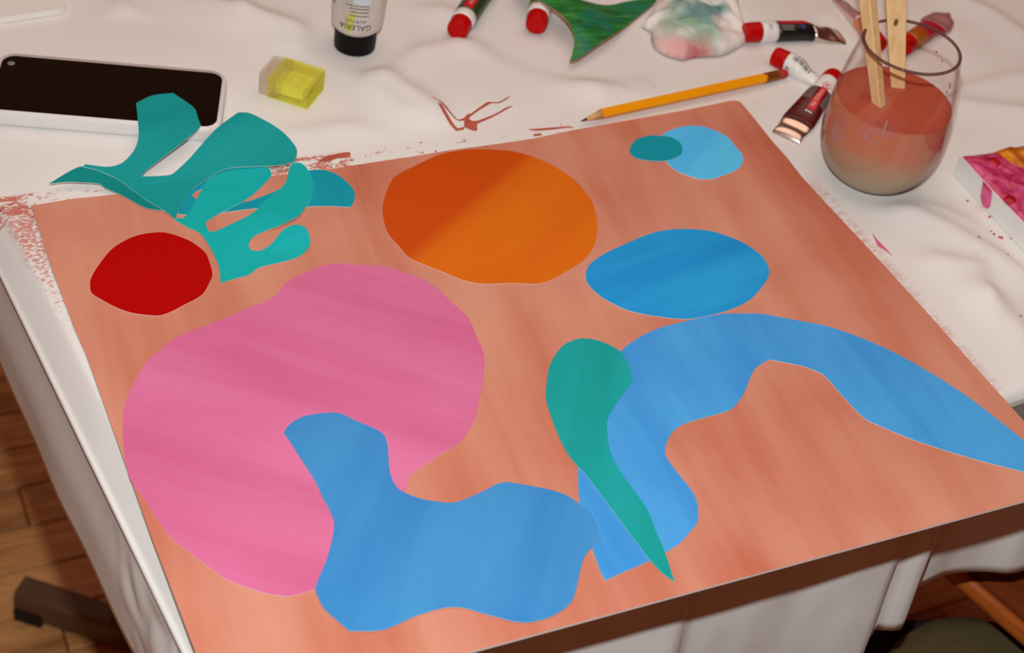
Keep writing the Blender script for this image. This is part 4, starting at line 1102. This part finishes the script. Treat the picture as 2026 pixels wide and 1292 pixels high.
# ---------------------------------------------------------------- paint-smeared palette block
PALW = plain('white_palette_block', (0.76, 0.77, 0.74, 1), 0.5, var=0.03)
pal = thing('palette_block', (0.3595, 0.0823, ZT + 0.0004), 'white palette block smeared with pink and ochre paint', 'palette', math.radians(-2.0))
part('block', bm_box(0.0, 0.16, -0.135, 0.0, 0.0, 0.0155), PALW, pal, bevel=0.003, seg=3)
def dab(name, pts, z, hgt, mat, grid=0.0025, seed=0):
    poly = spline(pts, 3, 70)
    V, F = tri_poly(poly, grid)
    sg = [(Vector(poly[i - 1]), Vector(poly[i])) for i in range(len(poly))]
    bm = bmesh.new(); vs = []
    for x, y in V:
        d = min(seg_dist(Vector((x, y)), a, b)[0] for a, b in sg)
        k = 1 - math.exp(-d / 0.003)
        h = hgt * k * (0.75 + 0.8 * noise.noise(Vector((x * 130 + seed, y * 130, seed)))) + 0.0006 * min(1, d / 0.0006)
        vs.append(bm.verts.new((x, y, z + max(0.0, h))))
    for f in F: bm.faces.new([vs[i] for i in f])
    return part(name, bm, mat, pal, True)
def wet(name, c1, c2, sc=90):
    m = N(name)
    nz = m.noise(m.coord(), sc, 3.0, 0.55, 0.8)
    m.color(m.mix(m.rng(nz, 0.38, 0.64), c1, c2)); m.set(Roughness=0.25)
    return m.m
PNK = wet('wet_pink_paint', S(186, 44, 88), S(214, 86, 140))
OCH = wet('wet_ochre_paint', S(178, 84, 8), S(226, 150, 10), 60)
CRM = wet('wet_crimson_paint', S(150, 10, 30), S(190, 24, 40))
dab('pink_paint', [(0.001, -0.001), (0.03, -0.0015), (0.075, -0.0015), (0.11, -0.03), (0.09, -0.10), (0.03, -0.134), (0.004, -0.128), (0.0015, -0.06), (0.0006, -0.03)], 0.0153, 0.0022, PNK, seed=1)
dab('ochre_paint', [(0.027, -0.002), (0.045, 0.0), (0.09, -0.002), (0.11, -0.02), (0.10, -0.05), (0.062, -0.047), (0.045, -0.034), (0.032, -0.018)], 0.0160, 0.0052, OCH, seed=4)
dab('crimson_paint', [(0.058, -0.002), (0.075, -0.001), (0.083, -0.010), (0.070, -0.014), (0.060, -0.009)], 0.0195, 0.0030, CRM, seed=7)
dab('crimson_paint', [(0.014, -0.012), (0.019, -0.007), (0.026, -0.008), (0.024, -0.017), (0.017, -0.019)], 0.0168, 0.0016, CRM, seed=9)
dab('crimson_paint', [(0.001, -0.052), (0.008, -0.046), (0.012, -0.053), (0.008, -0.060), (0.002, -0.058)], 0.0165, 0.0020, CRM, seed=11)
bm = bmesh.new()
bm_rings([[(-0.0003 - 0.0009 * max(0, math.sin(q)), -0.0355 - s * 0.004 - w * math.cos(q), 0.0160 - s * 0.0145) for q in [i * math.pi / 7 - 0.2 for i in range(9)]] for s, w in ((0.0, 0.006), (0.2, 0.0058), (0.5, 0.0062), (0.8, 0.0058), (0.95, 0.004), (1.0, 0.0016))], bm)
part('paint_drip', bm, PNK, pal, True)

# ---------------------------------------------------------------- paper tray at the far left
SHW = plain('white_card', (0.80, 0.77, 0.74, 1), 0.6, var=0.02)
tr = thing('paper_tray', (-0.1823, 0.4032, ZT + 0.0004), 'white card tray corner at the far left beyond the phone', 'tray', math.radians(4.6))
pts = [(0.0, 0.006), (-0.0018, 0.0018), (-0.006, 0.0), (-0.20, 0.0), (-0.20, 0.14), (0.012, 0.14)]
part('tray_base', bm_prism(pts[::-1], 0.0, 0.0045), SHW, tr, bevel=0.0008)
